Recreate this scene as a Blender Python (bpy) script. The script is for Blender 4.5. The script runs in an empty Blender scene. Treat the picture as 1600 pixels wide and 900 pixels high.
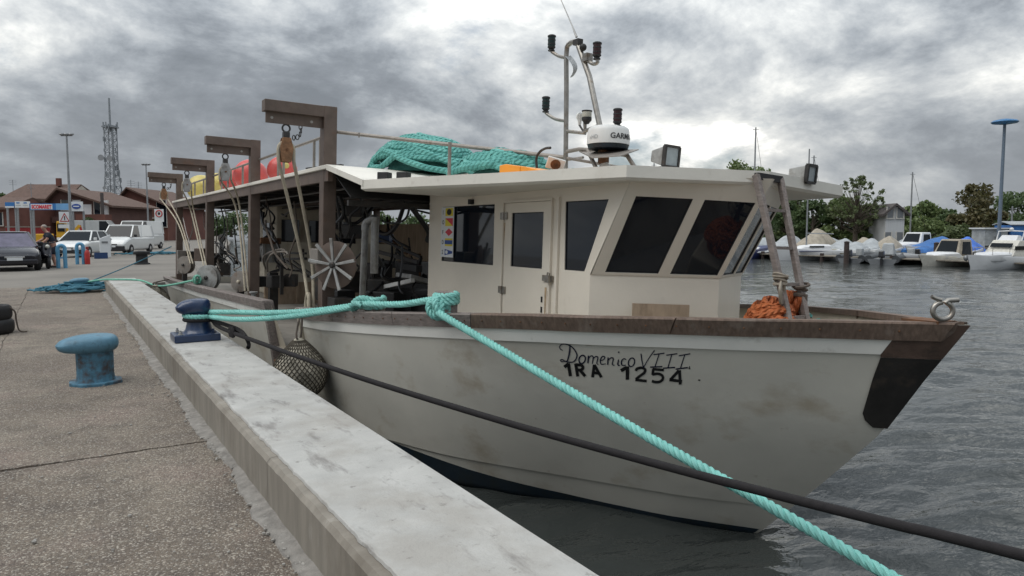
import bpy, bmesh, math, random
import numpy as np
from mathutils import Vector, Matrix, noise as mnoise
from mathutils.bvhtree import BVHTree
S = bpy.context.scene
COL = S.collection
PI = math.pi
# ---------------------------------------------------------------- camera
FPX = 1150.0; PITCH = math.atan((450-357)/FPX); YAW = math.radians(31.6); EYE = 1.6
cd = bpy.data.cameras.new('camera'); cam = bpy.data.objects.new('camera', cd); COL.objects.link(cam)
cam.location = (0, 0, EYE); cam.rotation_euler = (PI/2-PITCH, 0, -YAW)
cd.sensor_width = 36; cd.lens = FPX/1600*36; cd.clip_start = .05; cd.clip_end = 6000
S.camera = cam
S.render.resolution_x = 1024; S.render.resolution_y = 576
S.view_settings.view_transform = 'Standard'; S.view_settings.look = 'None'
S.view_settings.exposure = 0.50; S.view_settings.gamma = 1.0; S.view_settings.use_curve_mapping = False
# ---------------------------------------------------------------- sky and sun
SKYSEED = 60.8
SUN_EL = math.radians(58); SUN_AZ = math.radians(-75)      # azimuth from +y towards +x
w = bpy.data.worlds.new('World'); S.world = w; w.use_nodes = True
nt = w.node_tree; nt.nodes.clear()
def N(nt, typ, ins=None, **at):
    n = nt.nodes.new(typ)
    for k, v in at.items(): setattr(n, k, v)
    for k, v in (ins or {}).items():
        s = n.inputs[k]
        if hasattr(v, 'is_output') or isinstance(v, bpy.types.NodeSocket): nt.links.new(v, s)
        else: s.default_value = v
    return n
def MATH(nt, op, a, b=0.0, c=0.0, clamp=False):
    n = N(nt, 'ShaderNodeMath', {0: a, 1: b, 2: c}, operation=op, use_clamp=clamp); return n.outputs[0]
def RAMP(nt, fac, stops, interp='LINEAR'):
    n = N(nt, 'ShaderNodeValToRGB', {0: fac}); r = n.color_ramp; r.interpolation = interp
    while len(r.elements) < len(stops): r.elements.new(.5)
    for e, (p, c) in zip(r.elements, stops): e.position = p; e.color = (*c, 1) if len(c) == 3 else c
    return n.outputs[0]
def NOISE(nt, vec, scale, detail=6, rough=.55, dist=0.0):
    return N(nt, 'ShaderNodeTexNoise', {'Vector': vec, 'Scale': scale, 'Detail': detail, 'Roughness': rough, 'Distortion': dist}).outputs[0]
def MIX(nt, fac, a, b, blend='MIX'):
    n = N(nt, 'ShaderNodeMix', data_type='RGBA', blend_type=blend)
    for k, v in ((0, fac), (6, a), (7, b)):
        if isinstance(v, bpy.types.NodeSocket): nt.links.new(v, n.inputs[k])
        else: n.inputs[k].default_value = v if k == 0 else ((*v, 1) if len(v) == 3 else v)
    return n.outputs[2]
sky = N(nt, 'ShaderNodeTexSky', sky_type='NISHITA', sun_disc=False)
sky.sun_elevation = SUN_EL; sky.sun_rotation = SUN_AZ; sky.air_density = 1.0; sky.dust_density = 2.0
bg1 = N(nt, 'ShaderNodeBackground', {0: sky.outputs[0], 1: 0.07})
dirv = N(nt, 'ShaderNodeTexCoord').outputs['Generated']
sep = N(nt, 'ShaderNodeSeparateXYZ', {0: dirv})
den = MATH(nt, 'ADD', MATH(nt, 'ABSOLUTE', sep.outputs[2]), 0.42)
pv = N(nt, 'ShaderNodeCombineXYZ', {0: MATH(nt, 'DIVIDE', sep.outputs[0], den), 1: MATH(nt, 'DIVIDE', sep.outputs[1], den), 2: SKYSEED}).outputs[0]
# light reaches the cloud from the veiled sun ahead and to the right: shade each cloud by the change of thickness towards it
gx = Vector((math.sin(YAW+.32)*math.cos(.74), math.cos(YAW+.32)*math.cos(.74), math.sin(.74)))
def density(v):
    a = NOISE(nt, v, 1.15, 4, .5, .12); b = NOISE(nt, v, 2.7, 15, .62, .15)
    return MATH(nt, 'ADD', MATH(nt, 'MULTIPLY', a, .50), MATH(nt, 'MULTIPLY', b, .50))
d0 = density(pv)
pv1 = N(nt, 'ShaderNodeVectorMath', {0: pv, 1: (gx.x*.10, gx.y*.10, .06)}, operation='ADD').outputs[0]
d1 = density(pv1)
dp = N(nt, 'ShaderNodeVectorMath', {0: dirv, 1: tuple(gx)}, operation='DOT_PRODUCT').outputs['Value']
glow = MATH(nt, 'POWER', MATH(nt, 'MAXIMUM', dp, 0.0), 8.0)  # glow set above the view to brighten the water's reflections
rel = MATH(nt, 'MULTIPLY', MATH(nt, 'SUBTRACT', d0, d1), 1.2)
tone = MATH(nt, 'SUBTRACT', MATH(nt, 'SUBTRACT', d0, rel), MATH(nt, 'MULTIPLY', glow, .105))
tone = MATH(nt, 'MULTIPLY_ADD', tone, 1.42, -.188)
ccol = RAMP(nt, tone, [(0.20, (1.5, 1.45, 1.35)), (0.32, (.70, .70, .67)), (0.39, (.475, .49, .49)), (0.445, (.345, .365, .38)), (0.50, (.24, .262, .285)), (0.555, (.16, .178, .20)), (0.64, (.105, .12, .138))])
hz = MATH(nt, 'POWER', MATH(nt, 'SUBTRACT', 1.0, MATH(nt, 'ABSOLUTE', sep.outputs[2]), clamp=True), 9.0)
ccol = MIX(nt, MATH(nt, 'MULTIPLY', hz, .72), ccol, (.44, .465, .49))
# overcast gradient, steepened to brighten the water: a cloudy sky grows brighter from the horizon to the zenith
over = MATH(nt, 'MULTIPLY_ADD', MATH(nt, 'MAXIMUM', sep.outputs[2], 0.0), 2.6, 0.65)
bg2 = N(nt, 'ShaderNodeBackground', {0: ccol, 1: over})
cover = MATH(nt, 'MULTIPLY_ADD', d0, 10.0, -3.0, clamp=True)
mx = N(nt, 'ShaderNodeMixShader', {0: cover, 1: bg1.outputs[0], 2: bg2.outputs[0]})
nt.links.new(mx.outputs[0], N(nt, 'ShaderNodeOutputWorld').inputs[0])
sl = bpy.data.lights.new('sun', 'SUN'); sl.energy = 1.05; sl.angle = math.radians(50); sl.color = (1, .96, .9)
so = bpy.data.objects.new('sun', sl); COL.objects.link(so)
sd = Vector((math.sin(SUN_AZ)*math.cos(SUN_EL), math.cos(SUN_AZ)*math.cos(SUN_EL), math.sin(SUN_EL)))
so.rotation_euler = sd.to_track_quat('Z', 'Y').to_euler(); so.location = sd*60
# ---------------------------------------------------------------- measuring helpers (pixel of the 1600x900 photo -> place in the world)
_f = Vector((math.sin(YAW)*math.cos(PITCH), math.cos(YAW)*math.cos(PITCH), -math.sin(PITCH)))
_r = Vector((math.cos(YAW), -math.sin(YAW), 0)); _u = _r.cross(_f)
def ray(px, py): return _f + _r*((px-800)/FPX) + _u*(-(py-450)/FPX)
def onz(px, py, z): d = ray(px, py); return Vector((0, 0, EYE)) + d*((z-EYE)/d.z)
def onx(px, py, x): d = ray(px, py); return Vector((0, 0, EYE)) + d*(x/d.x)
def ony(px, py, y): d = ray(px, py); return Vector((0, 0, EYE)) + d*(y/d.y)
def atd(px, py, dep): return Vector((0, 0, EYE)) + ray(px, py)*dep
# ---------------------------------------------------------------- the boat lists two degrees away from the quay
HEEL = math.radians(2); HP = Vector((2.5, 0, 0)); HM = Matrix.Rotation(HEEL, 3, 'Y')
def heel(p): return HP + HM @ (Vector(p)-HP)
def unheel(p): return HP + HM.transposed() @ (Vector(p)-HP)
def bx_onx(px, py, x): return unheel(onx(px, py, x))
# ---------------------------------------------------------------- mesh builder
OFF = {}
class MB:
    def __init__(s): s.v = []; s.f = []; s.uv = []
    def _add(s, vs, fs, uvs=None):
        o = len(s.v); s.v += [tuple(p) for p in vs]
        for i, f in enumerate(fs):
            s.f.append([a+o for a in f]); s.uv.append(uvs[i] if uvs else None)
        return s
    def box(s, c, d, m=None):
        h = [x/2 for x in d]; c = Vector(c)
        vs = [Vector((a*h[0], b*h[1], e*h[2])) for a in (-1, 1) for b in (-1, 1) for e in (-1, 1)]
        if m is not None: vs = [m @ v for v in vs]
        return s._add([c+v for v in vs], [(0,1,3,2),(4,6,7,5),(0,4,5,1),(2,3,7,6),(0,2,6,4),(1,5,7,3)])
    def bar(s, a, b, w, h=None, up=(0, 0, 1)):
        a = Vector(a); b = Vector(b); d = b-a; L = d.length; d.normalize(); up = Vector(up)
        if abs(d.dot(up)) > .98: up = Vector((1, 0, 0))
        x = d.cross(up).normalized(); z = x.cross(d)
        m = Matrix((x, d, z)).transposed()
        return s.box((a+b)/2, (w, L, h or w), m)
    def hexa(s, p): return s._add(p, [(0,3,2,1),(4,5,6,7),(0,1,5,4),(1,2,6,5),(2,3,7,6),(3,0,4,7)])
    def poly(s, pts): return s._add(pts, [list(range(len(pts)))])
    def prism(s, pts, ext):
        n = len(pts); ext = Vector(ext); pts = [Vector(p) for p in pts]
        return s._add(pts+[p+ext for p in pts], [list(range(n))[::-1], list(range(n, 2*n))]+[(i, (i+1) % n, n+(i+1) % n, n+i) for i in range(n)])
    def tube(s, path, r, n=8, cap=True, closed=False, vs=1.0):
        P = [Vector(p) for p in path]; m = len(P)
        if not isinstance(r, (list, tuple)): r = [r]*m
        T = []
        for i in range(m):
            a = P[(i-1) % m] if closed else P[max(i-1, 0)]; b = P[(i+1) % m] if closed else P[min(i+1, m-1)]
            t = b-a; T.append(t.normalized() if t.length > 1e-9 else Vector((0, 0, 1)))
        ref = Vector((0, 0, 1)) if abs(T[0].z) < .9 else Vector((1, 0, 0))
        nx = T[0].cross(ref).normalized(); o = len(s.v); L = 0; Ls = []
        for i in range(m):
            nx = (nx - T[i]*nx.dot(T[i]))
            nx = nx.normalized() if nx.length > 1e-6 else T[i].orthogonal().normalized()
            ny = T[i].cross(nx)
            if i: L += (P[i]-P[i-1]).length
            Ls.append(L*vs)
            for k in range(n):
                a = 2*PI*k/n; s.v.append(tuple(P[i]+(nx*math.cos(a)+ny*math.sin(a))*r[i]))
        for i in range(m if closed else m-1):
            j = (i+1) % m
            lj = Ls[j] if j else L*vs+.1
            for k in range(n):
                q = (k+1) % n
                s.f.append([o+i*n+k, o+i*n+q, o+j*n+q, o+j*n+k])
                s.uv.append([(k/n, Ls[i]), ((k+1)/n, Ls[i]), ((k+1)/n, lj), (k/n, lj)])
        if cap and not closed:
            s.f.append([o+k for k in range(n)][::-1]); s.uv.append(None)
            s.f.append([o+(m-1)*n+k for k in range(n)]); s.uv.append(None)
        return s
    def lathe(s, prof, c=(0, 0, 0), n=20, m=None, sx=1, sy=1):
        o = len(s.v); c = Vector(c)
        for r, z in prof:
            for k in range(n):
                a = 2*PI*k/n; p = Vector((r*math.cos(a)*sx, r*math.sin(a)*sy, z))
                s.v.append(tuple(c+(m @ p if m is not None else p)))
        for i in range(len(prof)-1):
            for k in range(n):
                q = (k+1) % n; s.f.append([o+i*n+k, o+i*n+q, o+(i+1)*n+q, o+(i+1)*n+k]); s.uv.append(None)
        s.f.append([o+k for k in range(n)][::-1]); s.uv.append(None)
        s.f.append([o+(len(prof)-1)*n+k for k in range(n)]); s.uv.append(None)
        return s
    def ball(s, c, r, sc=(1, 1, 1), n=14, m=None):
        h = n//2; pr = [(r*math.sin(PI*(i+.02)/(h+.04)), -r*math.cos(PI*(i+.02)/(h+.04))) for i in range(h+1)]
        o = len(s.v); s.lathe(pr, (0, 0, 0), n)
        for i in range(o, len(s.v)):
            p = Vector(s.v[i]); p = Vector((p.x*sc[0], p.y*sc[1], p.z*sc[2]))
            s.v[i] = tuple(Vector(c)+(m @ p if m is not None else p))
        return s
    def grid(s, rows, flip=False):
        o = len(s.v); m = len(rows); n = len(rows[0])
        for r in rows: s.v += [tuple(p) for p in r]
        for i in range(m-1):
            for j in range(n-1):
                q = [o+i*n+j, o+i*n+j+1, o+(i+1)*n+j+1, o+(i+1)*n+j]
                s.f.append(q[::-1] if flip else q); s.uv.append(None)
        return s
    def xf(s, fn): s.v = [tuple(fn(Vector(p))) for p in s.v]; return s
    def build(s, name, mat, parent=None, smooth=False, hl=False, bevel=0.0, ang=40):
        vs = [Vector(p) for p in s.v]; loc = None
        if hl: vs = [heel(p) for p in vs]
        if parent is not None:
            o = OFF.get(parent.name)
            if o is not None: vs = [p-o for p in vs]
        else:
            xs = [p.x for p in vs]; ys = [p.y for p in vs]; zs = [p.z for p in vs]
            loc = Vector(((min(xs)+max(xs))/2, (min(ys)+max(ys))/2, min(zs)))
            vs = [p-loc for p in vs]
        me = bpy.data.meshes.new(name); me.from_pydata([tuple(p) for p in vs], [], s.f); me.validate(clean_customdata=False); me.update()
        if any(u is not None for u in s.uv) and len(me.polygons) == len(s.uv):
            ul = me.uv_layers.new(name='uv').data; li = 0
            for u, f in zip(s.uv, s.f):
                for k in range(len(f)):
                    if u: ul[li].uv = u[k]
                    li += 1
        o = bpy.data.objects.new(name, me); COL.objects.link(o)
        if loc is not None: o.location = loc
        if parent is not None:
            o.parent = parent
            if parent.name in OFF: OFF[o.name] = OFF[parent.name]
        me.materials.append(M[mat] if isinstance(mat, str) else mat)
        if smooth:
            for p in me.polygons: p.use_smooth = True
            try: me.set_sharp_from_angle(angle=math.radians(ang))
            except Exception: pass
        if bevel:
            b = o.modifiers.new('bevel', 'BEVEL'); b.width = bevel; b.segments = 2; b.limit_method = 'ANGLE'
        return o
def tag(o, label, cat, group=None):
    o['label'] = label; o['category'] = cat
    if group: o['group'] = group
    return o
def thing(name, label, cat, loc=(0, 0, 0), rz=0, group=None, world=False, hl=False):
    o = bpy.data.objects.new(name, None); COL.objects.link(o); o.empty_display_size = .2
    o.location = heel(loc) if hl else loc; o.rotation_euler = (0, HEEL if hl else 0, rz)
    if world: OFF[o.name] = Vector(loc)     # children are given in world (or boat) coordinates
    return tag(o, label, cat, group)
def struct(o): o['kind'] = 'structure'; return o
def lerp(a, b, t): return a+(b-a)*t
def interp(x, tab): return float(np.interp(x, [t[0] for t in tab], [t[1] for t in tab]))
def resample(path, step, smooth=True):
    P = [Vector(p) for p in path]
    if smooth and len(P) > 2:
        Q = []
        for i in range(len(P)-1):
            p0, p1, p2, p3 = P[max(i-1, 0)], P[i], P[i+1], P[min(i+2, len(P)-1)]
            k = max(2, int((p2-p1).length/step)+1)
            for j in range(k):
                t = j/k
                Q.append(.5*((2*p1)+(p2-p0)*t+(2*p0-5*p1+4*p2-p3)*t*t+(3*p1-p0-3*p2+p3)*t**3))
        return Q+[P[-1]]
    Q = []
    for i in range(len(P)-1):
        k = max(1, int((P[i+1]-P[i]).length/step)+1)
        Q += [P[i].lerp(P[i+1], j/k) for j in range(k)]
    return Q+[P[-1]]
def laid_rope(mb, path, R, pitch, n=6):
    P = resample(path, pitch/9); m = len(P)
    nx = None; A = 0; fr = []
    for i in range(m):
        t = (P[min(i+1, m-1)]-P[max(i-1, 0)]).normalized()
        if nx is None: nx = t.orthogonal().normalized()
        nx = (nx-t*nx.dot(t)).normalized(); ny = t.cross(nx)
        if i: A += 2*PI*(P[i]-P[i-1]).length/pitch
        fr.append((P[i], nx.copy(), ny, A))
    for s in range(3):
        mb.tube([p+(a*math.cos(A+s*2*PI/3)+b*math.sin(A+s*2*PI/3))*R*.5 for p, a, b, A in fr], R*.56, n)
    return mb
# ---------------------------------------------------------------- materials
M = {}
def mat(name, col, rough=.6, metal=0.0, var=.15, vs=6.0, bump=0.0, bs=40.0, dirt=None, st=(1, 1, 1), coat=0.0, spec=.5, speck=None):
    m = bpy.data.materials.new(name); m.use_nodes = True; t = m.node_tree; t.nodes.clear()
    tc = N(t, 'ShaderNodeTexCoord').outputs['Object']
    mp = N(t, 'ShaderNodeMapping', {0: tc, 3: st}).outputs[0]
    n = NOISE(t, mp, vs, 7, .6)
    f = N(t, 'ShaderNodeMapRange', {0: n, 1: .3, 2: .7, 3: 1-var, 4: 1+var}).outputs[0]
    c = N(t, 'ShaderNodeVectorMath', {0: col, 3: f}, operation='SCALE').outputs[0]
    if speck:
        v = N(t, 'ShaderNodeTexVoronoi', {'Vector': tc, 'Scale': speck[1]}).outputs[1]
        g = N(t, 'ShaderNodeSeparateColor', {0: v}).outputs[0]
        c = MIX(t, RAMP(t, g, [(speck[2], (0, 0, 0)), (speck[2]+.08, (1, 1, 1))]), c, speck[0])
    for d in ([dirt] if dirt and not isinstance(dirt[0], list) else [tuple(x) for x in (dirt or [])]):
        dm = N(t, 'ShaderNodeMapping', {0: tc, 3: d[4] if len(d) > 4 else (1, 1, 1), 1: (3.1*d[2], 1.7, .4)}).outputs[0]
        dn = NOISE(t, dm, d[2], 8, .65)
        c = MIX(t, RAMP(t, dn, [(d[3], (0, 0, 0)), (min(d[3]+.13, 1), (d[1],)*3)]), c, d[0])
    ins = {'Base Color': c, 'Roughness': rough, 'Metallic': metal, 'Coat Weight': coat, 'Specular IOR Level': spec}
    if bump:
        bn = NOISE(t, mp, bs, 5, .6)
        ins['Normal'] = N(t, 'ShaderNodeBump', {'Height': bn, 'Strength': min(bump, 1.0), 'Distance': .35/bs*max(bump, 1.0)}).outputs[0]
    p = N(t, 'ShaderNodeBsdfPrincipled', ins)
    t.links.new(p.outputs[0], N(t, 'ShaderNodeOutputMaterial').inputs[0])
    M[name] = m; return m
mat('cream', (.74, .68, .585), .42, var=.05, vs=2, dirt=((.34, .27, .19), .35, 2.2, .60, (1, 1, .45)), bump=.08, bs=14)
mat('cream_roof', (.72, .69, .62), .5, var=.06, vs=3, dirt=((.35, .30, .24), .4, 3.0, .58), bump=.1, bs=20)
mat('cream_dirty', (.50, .45, .36), .65, var=.15, vs=3, dirt=((.22, .16, .10), .6, 3, .52, (1, 1, .4)), bump=.15)
mat('white_band', (.80, .79, .74), .45, var=.05, vs=3, dirt=((.33, .29, .23), .45, 4, .6), bump=.08, bs=20)
mat('grey_wood', (.20, .17, .155), .75, var=.35, vs=9, bump=.5, bs=60, st=(6, .6, 6), dirt=((.33, .31, .29), .5, 5, .55))
mat('brown_wood', (.15, .105, .08), .7, var=.35, vs=9, bump=.5, bs=60, st=(5, 5, .8), dirt=((.27, .23, .20), .5, 5, .56))
mat('stem_black', (.018, .016, .015), .42, var=.4, vs=6, bump=.2, bs=30, dirt=((.06, .045, .035), .6, 5, .55))
mat('stem_brown', (.10, .065, .05), .55, var=.3, vs=8, bump=.3, bs=30, dirt=((.03, .022, .018), .7, 7, .52))
mat('boot_blue', (.007, .017, .028), .5, var=.25, vs=5, dirt=((.012, .018, .016), .7, 5, .5))
mat('deck_grey', (.27, .25, .22), .8, var=.2, vs=4, bump=.3, bs=50)
mat('glass_dark', (.007, .011, .018), .04, var=.0, spec=.45)
mat('black_rubber', (.018, .018, .019), .6, var=.2, vs=20, bump=.2, bs=60)
mat('dark_steel', (.045, .042, .04), .5, .3, var=.35, vs=10, bump=.3, bs=60, dirt=((.10, .055, .03), .6, 8, .55))
mat('gallows', (.135, .10, .082), .55, .2, var=.2, vs=6, bump=.2, bs=50, dirt=((.16, .085, .05), .6, 5, .58))
mat('stainless', (.34, .32, .29), .35, .85, var=.18, vs=20, dirt=((.22, .15, .09), .6, 14, .54))
mat('tube_grey', (.25, .225, .20), .5, .3, var=.2, vs=12, dirt=((.16, .09, .05), .6, 9, .55))
mat('grey_metal', (.36, .36, .35), .5, .3, var=.2, vs=10, dirt=((.15, .13, .11), .6, 6, .5), bump=.15)
mat('rust', (.16, .075, .035), .8, .1, var=.4, vs=14, bump=.5, bs=50, dirt=((.05, .03, .02), .6, 9, .5))
mat('rust_orange', (.27, .14, .07), .75, .1, var=.4, vs=14, bump=.4, bs=50, dirt=((.07, .04, .025), .7, 10, .5))
mat('paint_black', (.008, .008, .009), .45, var=.2)
mat('paint_navy', (.006, .008, .03), .45, var=.1)
mat('navy_iron', (.010, .030, .085), .33, .0, var=.2, vs=12, bump=.2, bs=40, coat=.3, dirt=((.05, .06, .08), .5, 7, .6))
mat('blue_iron', (.085, .20, .28), .55, var=.2, vs=10, bump=.5, bs=45, dirt=[[(.04, .09, .12), .7, 9, .55], [(.035, .022, .016), .8, 6.5, .63]])
mat('blue_iron_rusty', (.06, .17, .25), .65, var=.25, vs=10, bump=.7, bs=45, dirt=[[(.06, .032, .022), .9, 5, .47], [(.03, .04, .045), .6, 12, .5]])
mat('tan_ply', (.36, .27, .19), .7, var=.18, vs=5, st=(3, 3, .5), dirt=((.15, .10, .06), .6, 5, .52, (1, 2, .4)))
mat('buoy_red', (.58, .085, .075), .4, var=.15, vs=4, dirt=((.45, .22, .18), .5, 5, .58))
mat('buoy_yellow', (.58, .47, .13), .42, var=.15, vs=4, dirt=((.5, .42, .2), .6, 4, .55))
mat('orange_plastic', (.80, .30, .03), .4, var=.1, vs=4, dirt=((.4, .17, .04), .4, 6, .58))
mat('white_plastic', (.68, .68, .66), .35, var=.04, vs=6, dirt=((.4, .38, .34), .3, 6, .6))
mat('rust_streak', (.44, .32, .20), .6, var=.3, vs=30); mat('paper_white', (.72, .74, .76), .5, var=.02)
mat('flag_yellow', (.75, .62, .03), .5, var=.02); mat('flag_red', (.62, .03, .06), .5, var=.02); mat('flag_blue', (.02, .07, .30), .5, var=.02)
mat('lamp_red', (.03, .005, .006), .25, var=.1); mat('lamp_green', (.004, .02, .017), .25, var=.1); mat('lamp_clear', (.5, .5, .44), .3, var=.1)
mat('flood_glass', (.32, .36, .38), .15, var=.1, vs=20)
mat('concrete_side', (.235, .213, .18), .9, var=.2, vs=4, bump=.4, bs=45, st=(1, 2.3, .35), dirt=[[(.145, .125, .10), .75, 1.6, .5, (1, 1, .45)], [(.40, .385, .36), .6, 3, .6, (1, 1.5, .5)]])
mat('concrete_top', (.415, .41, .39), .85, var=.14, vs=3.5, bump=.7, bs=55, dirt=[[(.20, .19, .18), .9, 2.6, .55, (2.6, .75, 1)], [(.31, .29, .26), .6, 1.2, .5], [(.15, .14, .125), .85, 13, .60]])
mat('concrete_edge', (.32, .305, .28), .95, var=.3, vs=18, bump=.9, bs=60)
mat('screed', (.24, .225, .205), .95, var=.3, vs=12, bump=1.2, bs=35, dirt=((.36, .345, .32), .7, 6, .55))
mat('asphalt_far', (.175, .16, .14), .9, var=.2, vs=.4, bump=.2, bs=30)
mat('brick', (.15, .06, .045), .85, var=.2, vs=.8); mat('brick_dark', (.10, .05, .042), .85, var=.2, vs=.8); mat('plaster', (.46, .42, .36), .9, var=.12, vs=.8)
mat('roof_tile', (.105, .062, .047), .85, var=.25, vs=2, bump=.3, bs=8); mat('roof_dark', (.07, .06, .058), .8, var=.2)
mat('house_white', (.48, .49, .50), .85, var=.08, vs=2, st=(6, 6, .3)); mat('shutter', (.10, .11, .11), .7); mat('frame_pale', (.5, .48, .44), .7)
mat('car_dark', (.012, .012, .018), .22, .3, var=.1, coat=.6); mat('car_white', (.68, .69, .68), .3, var=.03, coat=.5); mat('car_grey', (.20, .21, .22), .35, .4, var=.05, coat=.4)
mat('van_grey', (.42, .44, .44), .4, var=.05); mat('car_glass', (.012, .015, .018), .06, var=.0, spec=.3); mat('car_black', (.02, .02, .022), .6); mat('tyre', (.02, .02, .021), .85, bump=.3, bs=60)
mat('headlight', (.55, .54, .48), .1, var=.15, vs=20); mat('chrome', (.6, .6, .6), .2, .9)
mat('purple_glass', (.10, .09, .14), .12, var=.3, vs=3)
mat('hoop_blue', (.10, .29, .46), .5, var=.15, vs=8); mat('red_paint', (.42, .03, .025), .5, var=.15); mat('blue_box', (.015, .045, .13), .5)
mat('banner_blue', (.03, .16, .42), .5, var=.1, vs=.3); mat('banner_light', (.16, .36, .62), .5, var=.2, vs=.5); mat('sign_white', (.66, .68, .69), .5, var=.05)
mat('yellow_paint', (.66, .36, .02), .5, var=.15); mat('red_box', (.28, .025, .03), .6, var=.2)
mat('galv', (.30, .31, .32), .5, .6, var=.15); mat('tower_grey', (.26, .28, .30), .6, .4, var=.2); mat('pole_blue', (.13, .17, .22), .5, var=.1); mat('disc_blue', (.03, .15, .33), .4, var=.1)
mat('skin', (.42, .22, .16), .55, var=.12, vs=12); mat('cloth_navy', (.018, .022, .035), .85, var=.25, vs=14); mat('shoe', (.03, .03, .03), .7); mat('hair_grey', (.32, .28, .25), .8)
mat('hull_white', (.66, .67, .68), .35, var=.05, vs=2, dirt=((.35, .35, .33), .4, 2, .58)); mat('hull_navy', (.02, .03, .12), .35); mat('hull_cream', (.58, .56, .50), .4)
mat('tarp_grey', (.34, .36, .37), .7, var=.2, vs=2.5, bump=.8, bs=6); mat('tarp_beige', (.34, .30, .24), .8, var=.25, vs=2.5, bump=.8, bs=6); mat('tarp_blue', (.03, .13, .36), .6, var=.3, vs=2, bump=.8, bs=6); mat('tarp_royal', (.05, .16, .58), .6, var=.3, vs=2, bump=.8, bs=6)
mat('inflatable', (.05, .055, .06), .6, var=.2); mat('inflatable_pale', (.30, .31, .32), .55, var=.15); mat('engine_black', (.012, .012, .014), .35, coat=.3)
mat('pile_wood', (.055, .04, .035), .9, var=.4, vs=6, bump=.6, bs=20); mat('pontoon', (.18, .16, .13), .9, var=.3)
mat('bark', (.075, .06, .045), .9, var=.3, vs=8, bump=.5, bs=12); mat('soil', (.13, .12, .085), .95, var=.3, vs=.6)
mat('net_dark', (.07, .06, .045), .9, var=.3, vs=20); mat('fender', (.46, .42, .34), .8, var=.3, vs=9, dirt=((.13, .115, .085), .7, 7, .5), bump=.4, bs=30)
mat('hose', (.012, .012, .014), .4, var=.2); mat('orange_rope', (.55, .14, .035), .8, var=.3, vs=20); mat('rope_cream', (.44, .39, .30), .85, var=.2, vs=14)
mat('rope_teal', (.20, .50, .45), .62, var=.16, vs=5, dirt=((.13, .34, .31), .5, 9, .55)); mat('rope_dark', (.013, .011, .012), .9, var=.3, vs=30, bump=.8, bs=140)
mat('rope_blue', (.045, .16, .22), .8, var=.3, vs=10); mat('rope_green', (.17, .45, .34), .75, var=.2, vs=10); mat('rope_tan', (.27, .235, .19), .9, var=.25, vs=20, bump=.5, bs=80); mat('rope_brown', (.10, .08, .065), .9, var=.3, vs=20)
def stripe_rope(name, col, dark, rep=9):
    m = bpy.data.materials.new(name); m.use_nodes = True; t = m.node_tree; t.nodes.clear()
    u = N(t, 'ShaderNodeSeparateXYZ', {0: N(t, 'ShaderNodeTexCoord').outputs['UV']})
    ph = MATH(t, 'MULTIPLY', MATH(t, 'ADD', u.outputs[0], MATH(t, 'MULTIPLY', u.outputs[1], rep)), 6.2832*3)
    sn = MATH(t, 'ABSOLUTE', MATH(t, 'SINE', MATH(t, 'MULTIPLY', ph, .5)))
    n = NOISE(t, N(t, 'ShaderNodeTexCoord').outputs['Object'], 4, 5, .6)
    base = MIX(t, RAMP(t, n, [(.35, (0, 0, 0)), (.65, (1, 1, 1))]), dark, col)
    bp = N(t, 'ShaderNodeBump', {'Height': sn, 'Strength': .9, 'Distance': .014}).outputs[0]
    p = N(t, 'ShaderNodeBsdfPrincipled', {'Base Color': base, 'Roughness': .7, 'Normal': bp})
    t.links.new(p.outputs[0], N(t, 'ShaderNodeOutputMaterial').inputs[0]); M[name] = m
stripe_rope('coil_teal', (.14, .44, .39), (.075, .30, .27), 6)
stripe_rope('coil_orange', (.55, .16, .045), (.34, .08, .02), 7)
# hull paint: grey-white gelcoat, brown smears and scuffs
def hull_mat():
    m = mat('hull', (.555, .535, .475), .38, var=.07, vs=1.3, bump=.06, bs=6,
            dirt=[[(.33, .265, .18), .6, 1.5, .562, (.6, .9, 1.4)], [(.43, .40, .35), .4, 1.1, .53, (1, .35, 1.3)], [(.20, .13, .08), .8, 5, .67, (1, .6, 1.6)], [(.05, .04, .03), .8, 9, .70, (1, .5, 1.6)]])
hull_mat()
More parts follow.
